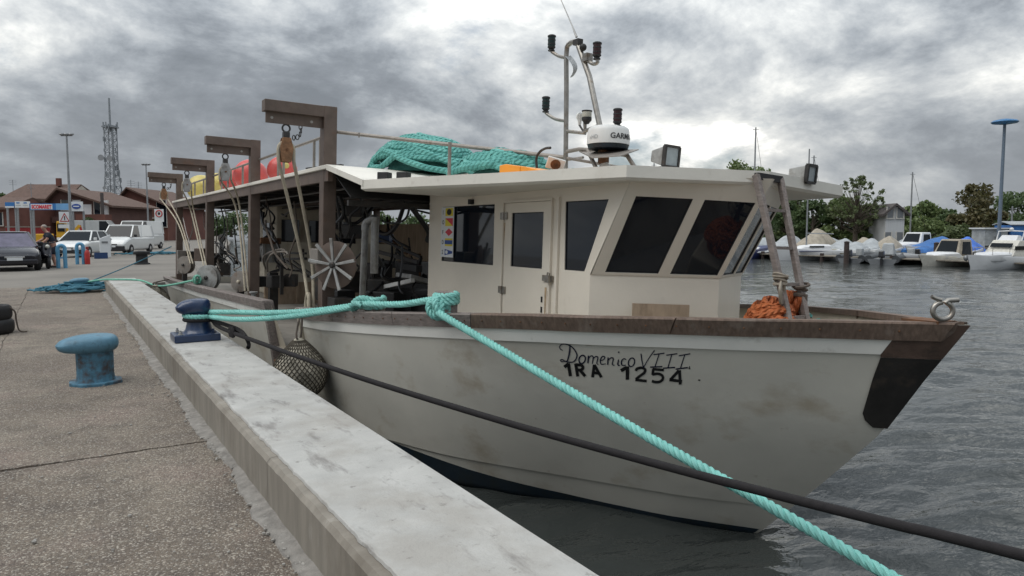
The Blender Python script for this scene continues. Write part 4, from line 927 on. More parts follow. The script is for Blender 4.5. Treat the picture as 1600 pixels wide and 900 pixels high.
for q_ in range(26):
    px = hr.choice([hr.uniform(505, 655), hr.uniform(395, 470)]); hose(P3(px, hr.uniform(300, 330) if q_ % 2 else hr.uniform(380, 420), hr.uniform(3.2, 5)), P3(px+hr.uniform(-60, 60), hr.uniform(330, 360) if q_ % 2 else hr.uniform(430, 470), hr.uniform(3.2, 5)), hr.uniform(0, .3), hr.uniform(.01, .03), hr.choice(['hose', 'hose', 'black_rubber', 'dark_steel']))
for px, py, x, dims in ((520, 345, 4.2, (.35, .3, .3)), (548, 362, 4.0, (.25, .25, .22)), (455, 438, 3.3, (.3, .2, .2)), (590, 425, 3.9, (.5, .3, .25)), (470, 400, 4.2, (.3, .3, .3)), (645, 425, 4.2, (.4, .3, .3)), (560, 330, 4.6, (.3, .5, .2)), (335, 405, 3.2, (.3, .3, .3)), (430, 350, 4.6, (.4, .4, .3))):
    MB().box(P3(px, py, x), dims, Matrix.Rotation(px*.7, 3, 'Z')).build('machine_housing', 'dark_steel', boat, bevel=.012)
# ladder-like rack aft
a = P3(364, 340, 3.2); 
for s in (0, .12): MB().bar(a+Vector((s, 0, 0)), a+Vector((s+.05, -.3, -1.0)), .02, .02).build('rack_rail', 'dark_steel', boat)
for i in range(8): MB().bar(a.lerp(a+Vector((.05, -.3, -1.0)), i/8), a.lerp(a+Vector((.05, -.3, -1.0)), i/8)+Vector((.12, 0, 0)), .012, .012).build('rack_rung', 'dark_steel', boat)
# ---------------------------------------------------------------- loose gear on the boat (things of their own)
def heap(name, label, cx, cy, z0, rx, ry, H, n, seed, r=.028, mt='coil_teal', rot=0, cat='rope', zf=None):
    q = random.Random(seed); mb = MB(); c, s = math.cos(rot), math.sin(rot)
    def dome(x, y): 
        rr = (x/rx)**2+(y/ry)**2; return H*max(0, 1-rr)**.55
    for i in range(n):
        f = q.random()**.7; ex = rx*(.95-.5*f)*q.uniform(.75, 1.0); ey = ry*(.95-.5*f)*q.uniform(.7, 1.0); ox = q.gauss(0, .12)*rx; oy = q.gauss(0, .16)*ry; ph = q.uniform(0, 6.28); lo = q.uniform(.72, 1.0); wa = q.uniform(.0, .09); wf = q.randint(2, 4); arc = 2*PI*q.choice([1, 1, .7, .85]); pts = []
        for k in range(34):
            t = ph+arc*k/33; w_ = 1+wa*math.sin(wf*t+ph)
            x = ox+ex*w_*math.cos(t); y = oy+ey*w_*math.sin(t); z = dome(x, y)*lo+r*.8+q.uniform(-.004, .004)
            X = cx+c*x-s*y; Y = cy+s*x+c*y
            pts.append(Vector((X, Y, (z0 if zf is None else zf(X, Y))+z)))
        mb.tube(resample(pts, .05), r, 7)
    core = MB(); mb.lathe([(1, 0), (.85, .45), (.55, .75), (.15, .9)], (cx, cy, z0), 20)
    k0 = len(mb.v)-80
    for i in range(k0, len(mb.v)):
        x, y, z = (mb.v[i][0]-cx)*rx*.72, (mb.v[i][1]-cy)*ry*.72, (mb.v[i][2]-z0)*H*.75
        mb.v[i] = (cx+c*x-s*y, cy+s*x+c*y, (z0 if zf is None else zf(cx, cy))+z)
    o = mb.build(name, mt, None, smooth=True, hl=True); tag(o, label, cat, 'rope heaps on the wheelhouse roof' if 'roof' in label else None); return o
def ramp_z(x, y): return 2.066 if y < 6.8 else min(ZC, 2.066+(y-6.8)*(ZC-2.066)/(YC0-6.8))
c1 = bx_onx(666, 272, 3.8); c2 = bx_onx(786, 272, 3.95); c3 = bx_onx(893, 268, 5.0)
heap('rope_heap', 'larger heap of teal laid rope on the wheelhouse roof, nearer the gallows', c1.x, c1.y, 2.1, .44, .74, .42, 58, 5, .037, rot=.62, zf=ramp_z)
heap('rope_heap', 'flatter heap of teal rope on the wheelhouse roof behind the orange crate', c2.x, c2.y, 2.066, .38, .62, .36, 46, 9, .037, rot=.6, zf=ramp_z)
heap('rope_heap', 'small tangle of teal rope on the wheelhouse roof behind the mast', c3.x, c3.y, 2.07, .22, .30, .27, 16, 21, .026, rot=.6)
# orange crate lid, hook, deck lantern
t = bx_onx(780, 272, 3.35); e = bx_onx(866, 270, 3.48); t.z = e.z = 2.07
ab = (e-t); rtv = Vector((ab.y, -ab.x, 0)).normalized()*-.30
oc = thing('orange_tray', 'orange plastic wedge-shaped tray on the roof edge in front of the teal ropes', 'tray', tuple((t+e)/2), world=True, hl=True)
OFF[oc.name] = (t+e)/2
u = Vector((0, 0, 1))
prof = [t, e, e+u*.012, t.lerp(e, .5)+u*.085, t.lerp(e, .12)+u*.122, t+u*.115]
MB().prism(prof, rtv).build('tray_body', 'orange_plastic', oc, bevel=.01)
MB().prism([t.lerp(e, .36)+u*.09-rtv*.02, t.lerp(e, .40)+u*.088-rtv*.02, t.lerp(e, .40)-rtv*.02, t.lerp(e, .36)-rtv*.02], rtv*.02).build('tray_rib', 'orange_plastic', oc)
hk = bx_onx(842, 262, 3.7); hk.z = 2.07
tag(MB().tube(resample([hk, bx_onx(838, 250, 3.7), bx_onx(843, 238, 3.7), bx_onx(852, 232, 3.7), bx_onx(860, 231, 3.7)], .02)+[], .012, 8).build('iron_hook', 'dark_steel', None, True, True), 'dark curved iron hook standing on the roof behind the orange tray', 'hook')
la = bx_onx(868, 258, 3.75)
lt = thing('deck_lantern', 'small pale square-framed lantern tipped over on the roof beside the mast', 'lantern', (la.x, la.y, 2.09), world=True, hl=True)
R3 = Matrix.Rotation(.5, 3, 'X') @ Matrix.Rotation(-.5, 3, 'Z')
MB().box(la+Vector((0, 0, .01)), (.16, .025, .11), R3).build('frame', 'white_plastic', lt, bevel=.008); MB().lathe([(.045, -.016), (.045, .016)], la+Vector((0, 0, .01)), 16, R3 @ Matrix.Rotation(PI/2, 3, 'X')).build('lens', 'rust', lt)
MB().box((la.x-.03, la.y+.06, 2.105), (.24, .12, .06)).build('base', 'rust', lt, bevel=.01)
bk = bx_onx(615, 272, 2.75); bz = ramp_z(bk.x, bk.y)
bo = thing('speaker_box', 'pair of small black boxes on the edge of the roof below the teal rope', 'box', (bk.x, bk.y, bz), world=True, hl=True)
for s in (-.085, .075): MB().box((bk.x-s*.8, bk.y+s*1.0, bz+.035), (.10, .11, .08), Matrix.Rotation(.7, 3, 'Z')).build('box_half', 'black_rubber', bo, bevel=.006)
# buoys on the canopy
for i, (px, py, x, r, mt, lb) in enumerate([(392, 268, 3.1, .36, 'buoy_red', 'big red ball buoy on the canopy behind the second gallows'), (441, 266, 3.05, .27, 'buoy_red', 'smaller red ball buoy on the canopy beside the nearest gallows'), (366, 276, 3.15, .34, 'buoy_red', 'red ball buoy touching the yellow buoys on the canopy'),
        (315, 286, 3.2, .42, 'buoy_yellow', 'large yellow buoy farthest aft on the canopy by the third gallows'), (341, 282, 3.2, .36, 'buoy_yellow', 'pale yellow buoy on the canopy next to the red buoys'), (346, 270, 4.0, .34, 'buoy_yellow', 'dark yellow buoy showing behind the others on the canopy'),
        (520, 262, 4.1, .13, 'buoy_yellow', 'little yellow float on the canopy just right of the nearest gallows post'), (563, 266, 4.4, .14, 'buoy_yellow', 'flat yellow float at the left foot of the teal rope heap')]):
    r *= .86; p = bx_onx(px, py, x); zb = ZC+r*.93
    by_ = thing('buoy', lb, 'buoy', (p.x, p.y, ZC), group='ball buoys on the canopy', world=True, hl=True)
    MB().ball((p.x, p.y, zb), r, (1, 1, .95 if r > .2 else .75), 24).build('float', mt, by_, smooth=True)
    MB().lathe([(r*.2, r*.85), (r*.22, r*1.0), (r*.12, r*1.08)], (p.x, p.y, zb), 12, Matrix.Rotation(1.3, 3, 'X')).build('neck', 'buoy_yellow' if mt == 'buoy_red' and i else mt, by_, smooth=True)
# pulley blocks hanging from the gallows, with their hauling ropes
spots = [((447, 213), (478, 400), (487, 482), 'rust_orange', 'rust-brown wooden pulley block hanging from the nearest gallows arm'), ((352, 258), (372, 330), (386, 455), 'grey_metal', 'slim grey pulley block hanging from the second gallows arm'), ((292, 279), (300, 330), (322, 420), 'grey_metal', 'pale grey pulley block hanging from the third gallows arm'), ((256, 293), (280, 350), (300, 412), 'rust_orange', 'small brown pulley block hanging from the farthest gallows arm')]
for gy, (pc, pmid, pend, mt, lb), gs in zip(GY, spots, ('nearest', 'second', 'third', 'farthest')):
    c = unheel(ony(pc[0], pc[1], gy)); zt = 2.745
    pk = thing('pulley_block', lb, 'pulley', (c.x, gy, c.z-.17), group='pulley blocks under the gallows', world=True, hl=True)
    sc = 1.0
    MB().tube([Vector((c.x, gy, zt-.045))+Vector((.042*math.cos(a), 0, .042*math.sin(a))) for a in [i*2*PI/14 for i in range(14)]], .011, 6, closed=True).build('eye_ring', 'dark_steel', pk, smooth=True)
    top = zt-.09; h_ = .27
    sh = [(-.045, 0), (.045, 0), (.075, -h_*.45), (.05, -h_), (-.05, -h_), (-.075, -h_*.45)]
    for sy in (-.045, .03): MB().prism([(c.x+a, gy+sy, top-.06+b_) for a, b_ in sh], (0, .016, 0)).build('cheek', mt, pk, bevel=.004)
    MB().lathe([(.066, -.026), (.05, 0), (.066, .026)], (c.x, gy, top-.06-h_*.48), 16, Matrix.Rotation(PI/2, 3, 'X')).build('sheave', 'dark_steel', pk)
    MB().box((c.x, gy, top-.03), (.07, .07, .07)).build('strap', 'dark_steel', pk, bevel=.005)
    MB().lathe([(.014, -.06), (.014, .06)], (c.x, gy, top-.06-h_*.48), 8, Matrix.Rotation(PI/2, 3, 'X')).build('pin', 'rust', pk)
    if gs in ('nearest', 'farthest'):
        ch = [(c.x+.16, 2.73), (c.x+.165, 2.69), (c.x+.155, 2.65), (c.x+.125, 2.615), (c.x+.085, 2.605)]
        for i, (x_, z_) in enumerate(ch):
            mR = Matrix.Rotation(.9*i, 3, 'Z')
            MB().tube([Vector((x_, gy, z_))+mR @ Vector((.018*math.cos(a), .0, .028*math.sin(a))) for a in [k*2*PI/10 for k in range(10)]], .006, 5, closed=True).build('chain_link', 'dark_steel', pk, smooth=True)
    zr = top-.06-h_*.48
    e1 = P3(pmid[0], pmid[1], 2.5); e2 = P3(pend[0], pend[1], 2.5); e2.z = max(e2.z, .16)
    rr = .020 if gs == 'nearest' else .015
    arc = [Vector((c.x+.085*math.cos(t), gy-.005, zr+.085*math.sin(t))) for t in [PI-i*PI/8 for i in range(9)]]
    m_ = MB().tube(resample([e2-Vector((.03, 0, 0)), e1-Vector((.055 if gs == 'nearest' else .02, 0, 0)), arc[0]-Vector((0, 0, .12))], .08)+arc+resample([arc[-1]-Vector((0, 0, .12)), e1+Vector((.06 if gs == 'nearest' else .03, 0, .04)), e2+Vector((.02, 0, 0))], .08), rr, 8)
    if gs == 'nearest':
        for k in range(3): m_.tube([e2+Vector((.02*k-.05, .05*k, .02))+Vector((0, .07*math.cos(t), .15*math.sin(t))) for t in [i*2*PI/16 for i in range(16)]], rr, 8, closed=True)
    tag(m_.build('hauling_rope', 'rope_cream', None, True, True), 'cream hauling rope running down from the %s gallows pulley to the deck' % gs, 'rope', 'hauling ropes under the gallows')
# ladder on the foredeck leaning against the wheelhouse roof
ld = thing('ladder', 'weathered wooden ladder leaning on the wheelhouse roof above the foredeck', 'ladder', (4.3, 3.2, .52), world=True, hl=True)
tl, tr_ = bx_onx(1181, 273, 4.36), bx_onx(1219, 279, 4.62); bl, br_ = bx_onx(1233, 505, 4.28), bx_onx(1260, 500, 4.46)
fl1 = bl+(bl-tl)*((bl.z-.53)/(tl.z-bl.z)); fr1 = br_+(br_-tr_)*((br_.z-.53)/(tr_.z-br_.z))
for a, b_ in ((tl, fl1), (tr_, fr1)): MB().bar(a, b_, .035, .05).build('ladder_rail', 'grey_wood', ld, bevel=.004)
for a, b_ in (((1193, 327), (1226, 329)), ((1202, 387), (1239, 388)), ((1222, 445), (1252, 444)), ((1230, 496), (1258, 494))):
    za = bx_onx(*a, 4.32); f = (za.z-tl.z)/(fl1.z-tl.z); A = tl.lerp(fl1, f); zb = bx_onx(*b_, 4.5); g = (zb.z-tr_.z)/(fr1.z-tr_.z); MB().bar(A, tr_.lerp(fr1, g), .028, .022).build('rung', 'grey_wood', ld)
MB().bar(tl+Vector((0, 0, -.01)), tr_+Vector((0, 0, -.01)), .05, .05).build('rubber_pad', 'black_rubber', ld)
def lash(p, mt, lb, nm, k=5, s=1, tail=True, seed=1):
    q = random.Random(seed); mb = MB()
    for i in range(k):
        a = q.uniform(.035, .055)*s; zz = q.uniform(-.05, .05)*s; tl_ = q.uniform(-.5, .5)
        mb.tube([p+Vector((a*math.cos(t), a*math.sin(t), zz+a*tl_*math.cos(t))) for t in [j*2*PI/14 for j in range(14)]], .011*s, 6, closed=True)
    for j in range(3 if tail else 1):
        d = Vector((q.uniform(-.03, .03), q.uniform(-.03, .03), 0))
        mb.tube(resample([p+d, p+d*2+Vector((-.045, -.02, -.06))*s, p+d+Vector((-.03, -.03, -.17))*s, p-d+Vector((.02, -.03, -.16))*s, p+Vector((.0, -.045, -.03))*s], .02), .011*s, 6)
    tag(mb.build(nm, mt, None, True, True), lb, 'rope')
lash(tl.lerp(fl1, .50)+Vector((-.02, -.02, 0)), 'rope_tan', 'tan rope lashed in a bunch round the left rail of the ladder', 'lashing_rope', 6, .85, True, 2)
lash(tr_.lerp(fr1, .535), 'rope_brown', 'dark rope lashed round the right rail of the ladder', 'lashing_rope', 5, 1.0, False, 4)
# samson post and coiled ropes
sp = bx_onx(1237, 470, 4.75); MB().box((sp.x, sp.y, .82), (.12, .12, .62)).build('samson_post', 'dark_steel', boat, bevel=.01)
def hank(name, label, c, wd, H, n, seed, mt):
    q = random.Random(seed); mb = MB()
    for i in range(n):
        a = wd*q.uniform(.5, 1.0); off = q.uniform(-.07, .07); th = q.uniform(-.3, .3); h = H*q.uniform(.8, 1.0)
        mb.tube([c+_r*(a*math.cos(t)+.0)+Vector((0, off+.05*math.sin(t*2), 0))+Vector((0, 0, -h+h*math.sin(t))) for t in [j*2*PI/26 for j in range(26)]], .018, 7, closed=True)
    tag(mb.build(name, mt, None, True, True), label, 'rope')
pk = bx_onx(1238, 457, 4.5); hank('orange_rope_hank', 'hank of orange rope hung upright on the foredeck post behind the ladder', pk, .085, .20, 9, 3, 'coil_orange')
po = bx_onx(1206, 480, 4.3)
MB().box((po.x+.12, po.y+.02, .69), (.62, .46, .34)).build('deck_hatch', 'cream_dirty', boat, bevel=.02)
heap('orange_rope_coil', 'low coil of orange rope heaped on the foredeck left of the ladder foot', po.x, po.y, .86, .20, .20, po.z-.86+.05, 30, 8, .021, 'coil_orange')
pt = bx_onx(1268, 492, 4.62); heap('teal_rope_end', 'short tuft of teal rope on the foredeck right of the ladder foot', pt.x, pt.y, .53, .10, .12, pt.z-.53+.03, 8, 6, .014, 'coil_teal')
# net-covered fenders
def fender(name, label, p, r, H, hang):
    f = thing(name, label, 'fender', (p.x, p.y, p.z-H), world=True)
    prof = [(r*.05, -H)]+[(r*math.sin(PI*.5*t)**.8, -H+H*.42*(1-math.cos(PI*.5*t))) for t in (.2, .4, .6, .8, 1)]+[(r*.97, -H*.48), (r*.82, -H*.34), (r*.58, -H*.2), (r*.32, -H*.08), (r*.12, 0)]
    MB().lathe(prof, p, 28).build('ball', 'fender', f, smooth=True)
    def pr(t):
        z = -H*(1-t); return interp(z, [(a[1], a[0]) for a in prof]), z
    nt_ = MB()
    for sgn in (-1, 1):
        for i in range(34):
            pts = []
            for k in range(24):
                t = .03+.94*k/23; rr, z = pr(t); a = i*2*PI/34+sgn*t*1.9; pts.append(p+Vector(((rr+.004)*math.cos(a), (rr+.004)*math.sin(a), z)))
            nt_.tube(pts, .0045, 4)
    nt_.build('netting', 'net_dark', f, smooth=True)
    ln = MB()
    for s in (-.035, .035): ln.tube(resample([p+Vector((s*.3, s*.3, -.02)), p+Vector((s, s, .05)), hang+Vector((s*.2, s*.2, 0))], .03), .011, 6)
    ln.build('lanyard', 'rope_brown', f, smooth=True)
hg = heel(hp(5.45, 1.0, -1, .045)); fp = onx(484, 527, hg.x+.01); fender('net_fender', 'big round fender in netting hanging between the quay and the boat by the gate', Vector((hg.x-.10, fp.y+.0, fp.z)), .275, .62, hg)
hg2 = heel(hp(16.6, 1.0, -1, .045)); fender('net_fender', 'farther round netted fender near the stern of the fishing boat', Vector((hg2.x-.30, hg2.y, .30)), .30, .62, hg2+Vector((0, 0, .01)))
# ---------------------------------------------------------------- bollards, tyres and mooring lines on the quay
def egg(mb, c, rx0, rx1, ry, z0, z1, n=32, rows=10, rnd_=.34, drop=.25):
    """elongated mushroom head: blunt nose towards -x, rounded edges, slightly lower at the nose"""
    R_ = []
    for i in range(rows+1):
        t = i/rows; s = max(.0, math.sin(PI*t))**rnd_; zt = .5-.5*math.cos(PI*t); row = []
        for k in range(n+1):
            a = k*2*PI/n; ca, sa = math.cos(a), math.sin(a)
            x = (rx0 if ca < 0 else rx1)*math.copysign(abs(ca)**.82, ca); y = ry*math.copysign(abs(sa)**.82, sa)*(1-.12*max(0, -ca))
            f = max(0, -x*s/rx0); row.append((c[0]+x*s, c[1]+y*s, z0+(z1-z0)*(zt*(1-drop*f*f*(1 if zt > .5 else 0)))))
        R_.append(row)
    mb.grid(R_); return mb
A = onz(273, 537, .312); B_ = onz(343, 530, .312)
bw = B_.x-A.x; bc = Vector(((A.x+B_.x)/2, A.y+.19, .312))
nb = thing('quay_bollard', 'glossy navy blue bollard bolted on top of the parapet with teal rope round it', 'bollard', bc, world=True)
plate = MB().box(bc+Vector((0, 0, .0425)), (bw, .40, .085)).build('base_plate', 'navy_iron', nb, bevel=.012)
cc = bc+Vector((.04, 0, 0))
MB().lathe([(.19, .08), (.165, .095), (.145, .13), (.13, .19), (.12, .25), (.115, .31), (.115, .40)], cc, 30).build('column', 'navy_iron', nb, smooth=True)
egg(MB(), cc, .245, .135, .14, .312+.30, .312+.48).build('head', 'navy_iron', nb, smooth=True)
for sx in (-1, 1):
    for sy in (-1, 1):
        bo = bc+Vector((sx*(bw/2-.07), sy*.13, .085)); MB().lathe([(.03, 0), (.03, .008), (.018, .009), (.018, .028), (.012, .03), (.012, .05)], bo, 6).build('bolt', 'grey_metal' if sx < 0 else 'navy_iron', plate)
# worn sky-blue bollard standing on the quay
gb = onz(150, 598, 0); gb.z = 0
sb = thing('quay_bollard', 'worn sky blue and rusty mushroom bollard standing on the quay concrete', 'bollard', gb, world=True)
MB().prism([gb+Vector((.27*math.cos(a)*(1.0 if i % 2 else .93), .25*math.sin(a), -.01)) for i, a in enumerate([k*2*PI/8+.3 for k in range(8)])], (0, 0, .042)).build('base_plate', 'blue_iron_rusty', sb, bevel=.01)
MB().lathe([(.185, .03), (.178, .05), (.172, .1), (.172, .2), (.174, .36)], gb, 36).build('column', 'blue_iron_rusty', sb, smooth=True)
egg(MB(), gb, .345, .225, .22, .33, .505, 36, 12, .30, .22).build('head', 'blue_iron', sb, smooth=True)
# old tyres at the left edge
tp = onz(-13, 521, 0)
for i, (lb, dz, dx) in enumerate((('lower mossy black tyre of the stack at the left edge of the quay', 0, 0), ('upper worn black tyre of the stack at the left edge of the quay', .21, -.02))):
    MB
    o = MB().lathe([(.17, .03), (.19, .01), (.26, 0), (.29, .03), (.30, .07), (.30, .15), (.29, .19), (.26, .22), (.19, .21), (.17, .19), (.20, .16), (.20, .06), (.17, .03)], (tp.x+dx, tp.y, dz), 32).build('old_tyre', 'tyre' if i else 'black_rubber', None, True)
    tag(o, lb, 'tyre', 'stacked tyres')
tag(MB().tube(resample([(tp.x+.24, tp.y-.1, .40), (tp.x+.31, tp.y-.08, .33), (tp.x+.325, tp.y-.06, .18), (tp.x+.36, tp.y-.1, .03), (tp.x+.46, tp.y-.12, .012)], .03), .012, 6).build('tyre_cord', 'rope_brown', None, True), 'brown cord hanging down over the stacked tyres', 'rope')
# far bollard with a tangle of blue line
fb = onz(128, 455, 0); fb.z = 0
f3 = thing('quay_bollard', 'small dark blue bollard half hidden in tangled blue and green line beyond the parapet end', 'bollard', fb, world=True)
MB().lathe([(.22, 0), (.2, .03), (.15, .05), (.14, .25)], fb, 20).build('column', 'blue_iron_rusty', f3, smooth=True); egg(MB(), fb, .27, .18, .18, .22, .34).build('head', 'blue_iron', f3, smooth=True)
q = random.Random(31); mb = MB()
for i in range(46):
    u_ = q.random(); ang = q.uniform(0, 6.28); cx = fb.x+q.gauss(.0, .34); cy = fb.y+q.gauss(-.1, .3); rr = q.uniform(.1, .34); zz = max(.02, .24-.18*abs(cx-fb.x)-.2*abs(cy-fb.y)); pts = []
    for k in range(18):
        t = ang+k*q.uniform(.25, .45); pts.append((cx+rr*math.cos(t)*1.5, cy+rr*.5*math.sin(t), .018+zz*q.uniform(.5, 1)))
    mb.tube(resample(pts, .08), .018, 6)
tag(mb.build('line_tangle', 'rope_blue', None, True), 'flat tangle of blue line lying round the far bollard', 'rope')
# mooring lines
neck = Vector((cc.x, cc.y, .312+.29))
k1 = heel(hp(4.42, 1.0, -1, -.07))+Vector((0, 0, .075)); kp = onx(575, 474, k1.x); k1 = Vector((k1.x, kp.y, kp.z))
k2 = heel(hp(3.25, 1.0, -1, -.05)); kp = onx(692, 474, k2.x); k2 = Vector((k2.x, kp.y, kp.z+.0))
RR = .029
mr = MB()
loop = [neck+Vector((.118*math.cos(t), .118*math.sin(t), .012*math.sin(t))) for t in [PI*.5+i*PI/8 for i in range(9)]]
loop = [neck+Vector((.148*math.cos(t), .148*math.sin(t), .02*math.cos(t/2))) for t in [1.25+i*(2*PI-2.0)/12 for i in range(13)]]
join = neck.lerp(k1, .42)+Vector((0, 0, .0))
lrp = lambda t, s, z: neck.lerp(k1, t)+Vector((s*.7, s*.7, z-.05*math.sin(PI*t)))
laid_rope(mr, [lrp(.40, -.0, -.02), lrp(.2, -.05, -.035)]+loop[::-1][:1]+[], RR, .12) if 0 else None
path1 = [lrp(1, 0, 0), lrp(.75, 0, .0), lrp(.5, 0, .02), lrp(.25, .03, .035), loop[0]]
path2 = [loop[-1], lrp(.25, -.03, -.035), lrp(.45, -.025, -.035), lrp(.7, -.02, -.025), lrp(1, -.01, -.01)]
laid_rope(mr, path1+loop[1:-1]+path2, RR, .12)
# turns round the two rail bitts
def turns(mb, c, r0, zs, r=RR):
    pts = []
    for i in range(int(14*len(zs))+1):
        t = i/14; pts.append(c+Vector((r0*math.cos(t*2*PI)*.9, r0*math.sin(t*2*PI)*1.25, zs[0]+(zs[-1]-zs[0])*t/len(zs))))
    laid_rope(mb, pts, r, .11)
turns(mr, k1+Vector((.06, -.02, 0)), .085, [-.045, 0, .045])
laid_rope(mr, [k1+Vector((-.08, .16, -.07)), k1+Vector((-.1, .10, .0)), k1+Vector((-.06, 0, .05)), k1+Vector((.02, -.1, .03))], RR, .11)
laid_rope(mr, [k1+Vector((-.06, .17, -.06)), k1+Vector((-.12, .13, -.04)), k1+Vector((-.1, .06, .0)), k1+Vector((-.08, -.06, .0))], RR, .11)
laid_rope(mr, [k1+Vector((-.07, .0, 0)), k1.lerp(k2, .5)+Vector((-.02, 0, -.006)), k2+Vector((-.05, .12, .02)), k2+Vector((-.08, .0, .02))], RR, .12)
turns(mr, k2+Vector((.03, 0, .0)), .085, [.0, .045, .07])
q = random.Random(5)
for i in range(6):
    c_ = k2+Vector((-.05, -.03, -.03)); a = q.uniform(.045, .085); n1_ = Vector((q.uniform(-1, 1), q.uniform(-1, 1), q.uniform(-.5, .5))).normalized(); t1 = n1_.orthogonal().normalized(); t2 = n1_.cross(t1)
    laid_rope(mr, [c_+t1*a*math.cos(t)+t2*a*math.sin(t) for t in [j*2*PI/12 for j in range(11)]], RR*.92, .11)
end = atd(1390, 900, 3.2); st = k2+Vector((-.09, -.06, -.05))
PILE = Vector((3.42, -1.6, 0)); tail = end+(end-st)*((end.y-PILE.y)/(st.y-end.y)); PILE.x = tail.x
laid_rope(mr, [st+Vector((.06, .05, .03)), st, st.lerp(end, .25)+Vector((0, 0, -.008)), st.lerp(end, .6)+Vector((0, 0, -.012)), end, tail+Vector((0, 0, -.02))], RR, .12, 7)
tag(mr.build('mooring_rope', 'rope_teal', None, True), 'thick teal mooring rope from the navy bollard over the rail and down past the bow', 'rope')
MB().box(unheel(k1)+Vector((.06, -.02, -.05)), (.13, .19, .20)).build('rail_bitt', 'grey_wood', boat, bevel=.008); MB().box(unheel(k2)+Vector((.03, 0, .0)), (.12, .18, .19)).build('rail_bitt', 'grey_wood', boat, bevel=.008)
# dark mooring line
S0 = Vector((cc.x+.12, cc.y-.03, .312+.24)); pts = []
for px, py in ((345, 512), (420, 541), (480, 562), (600, 602), (800, 662), (1000, 719), (1200, 770), (1400, 820), (1600, 868)):
    d = ray(px, py); t = None
    E_ = Vector((PILE.x+.05, PILE.y, 0)); dx, dy = E_.x-S0.x, E_.y-S0.y
    t = (S0.x*d.y-S0.y*d.x)/(dy*d.x-dx*d.y); X = S0.x+dx*t; pts.append(onx(px, py, X))
tt = [(p-S0).dot(Vector((dx, dy, 0)))/(dx*dx+dy*dy) for p in pts]; cf = np.polyfit(tt, [p.z for p in pts], 3)
pts = [Vector((S0.x+dx*t, S0.y+dy*t, float(np.polyval(cf, t)))) for t in tt]
dk = MB()
lp = [S0+Vector((-.12, .03, .02))+Vector((.152*math.cos(t), .152*math.sin(t), -.02)) for t in [1.1+i*(2*PI-1.6)/12 for i in range(13)]]
endp = Vector((PILE.x, PILE.y, pts[-1].z+(pts[-1].z-pts[-2].z)/(tt[-1]-tt[-2])*(1-tt[-1])*.9))
dk.tube(resample(lp+pts+[endp], .06), .023, 10)
dk.tube(resample([lp[0], pts[0].lerp(pts[1], .3)+Vector((.03, .03, .04)), pts[0].lerp(pts[1], .55)], .04), .024, 8)
kn = pts[0].lerp(pts[1], .25)
for i in range(3): dk.tube([kn+(pts[1]-pts[0]).normalized()*.03*(i-1)+Vector((0, .05*math.cos(t), .045*math.sin(t))) for t in [j*2*PI/12 for j in range(12)]], .02, 7, closed=True)
dk.tube(resample([kn, kn+Vector((.05, -.03, -.01)), kn+Vector((.13, -.06, -.06)), kn+Vector((.16, -.09, -.14)), kn+Vector((.14, -.13, -.17))], .03), .022, 8)
tag(dk.build('mooring_rope', 'rope_dark', None, True), 'dark brown-black mooring line knotted to the navy bollard and sagging across the hull', 'rope')
tag(MB().lathe([(.15, -3), (.15, .62), (.13, .66)], PILE, 18).build('mooring_pile', 'pile_wood', None, True), 'wooden mooring pile ahead of the bow holding the two mooring lines', 'pile')
# green stern line and grey line beyond the parapet
sg = P3(308, 437, 2.2); sg = heel(sg); gl = MB()
gl.tube(resample([fb+Vector((.05, 0, .22)), (.85, 21.3, .30), (1.1, 20.8, .335), (1.66, 20.2, .33), onx(250, 447, 1.95), sg], .15), .022, 8)
for i in range(4): gl.tube([sg+Vector((.05*math.cos(t), .1*math.cos(t+i), .08*math.sin(t))) for t in [j*2*PI/12 for j in range(12)]], .018, 6, closed=True)
tag(gl.build('stern_line', 'rope_green', None, True), 'pale green stern line drooping from the far bollard to the boat rail', 'rope')
s2 = onx(268, 385, 2.6); tag(MB().tube(resample([fb+Vector((.1, .05, .2)), fb.lerp(s2, .5)+Vector((0, 0, .05)), s2], .3), .015, 6).build('stern_line', 'rope_blue', None, True), 'thin taut blue-grey line from the far bollard up to the aft gallows post', 'rope')
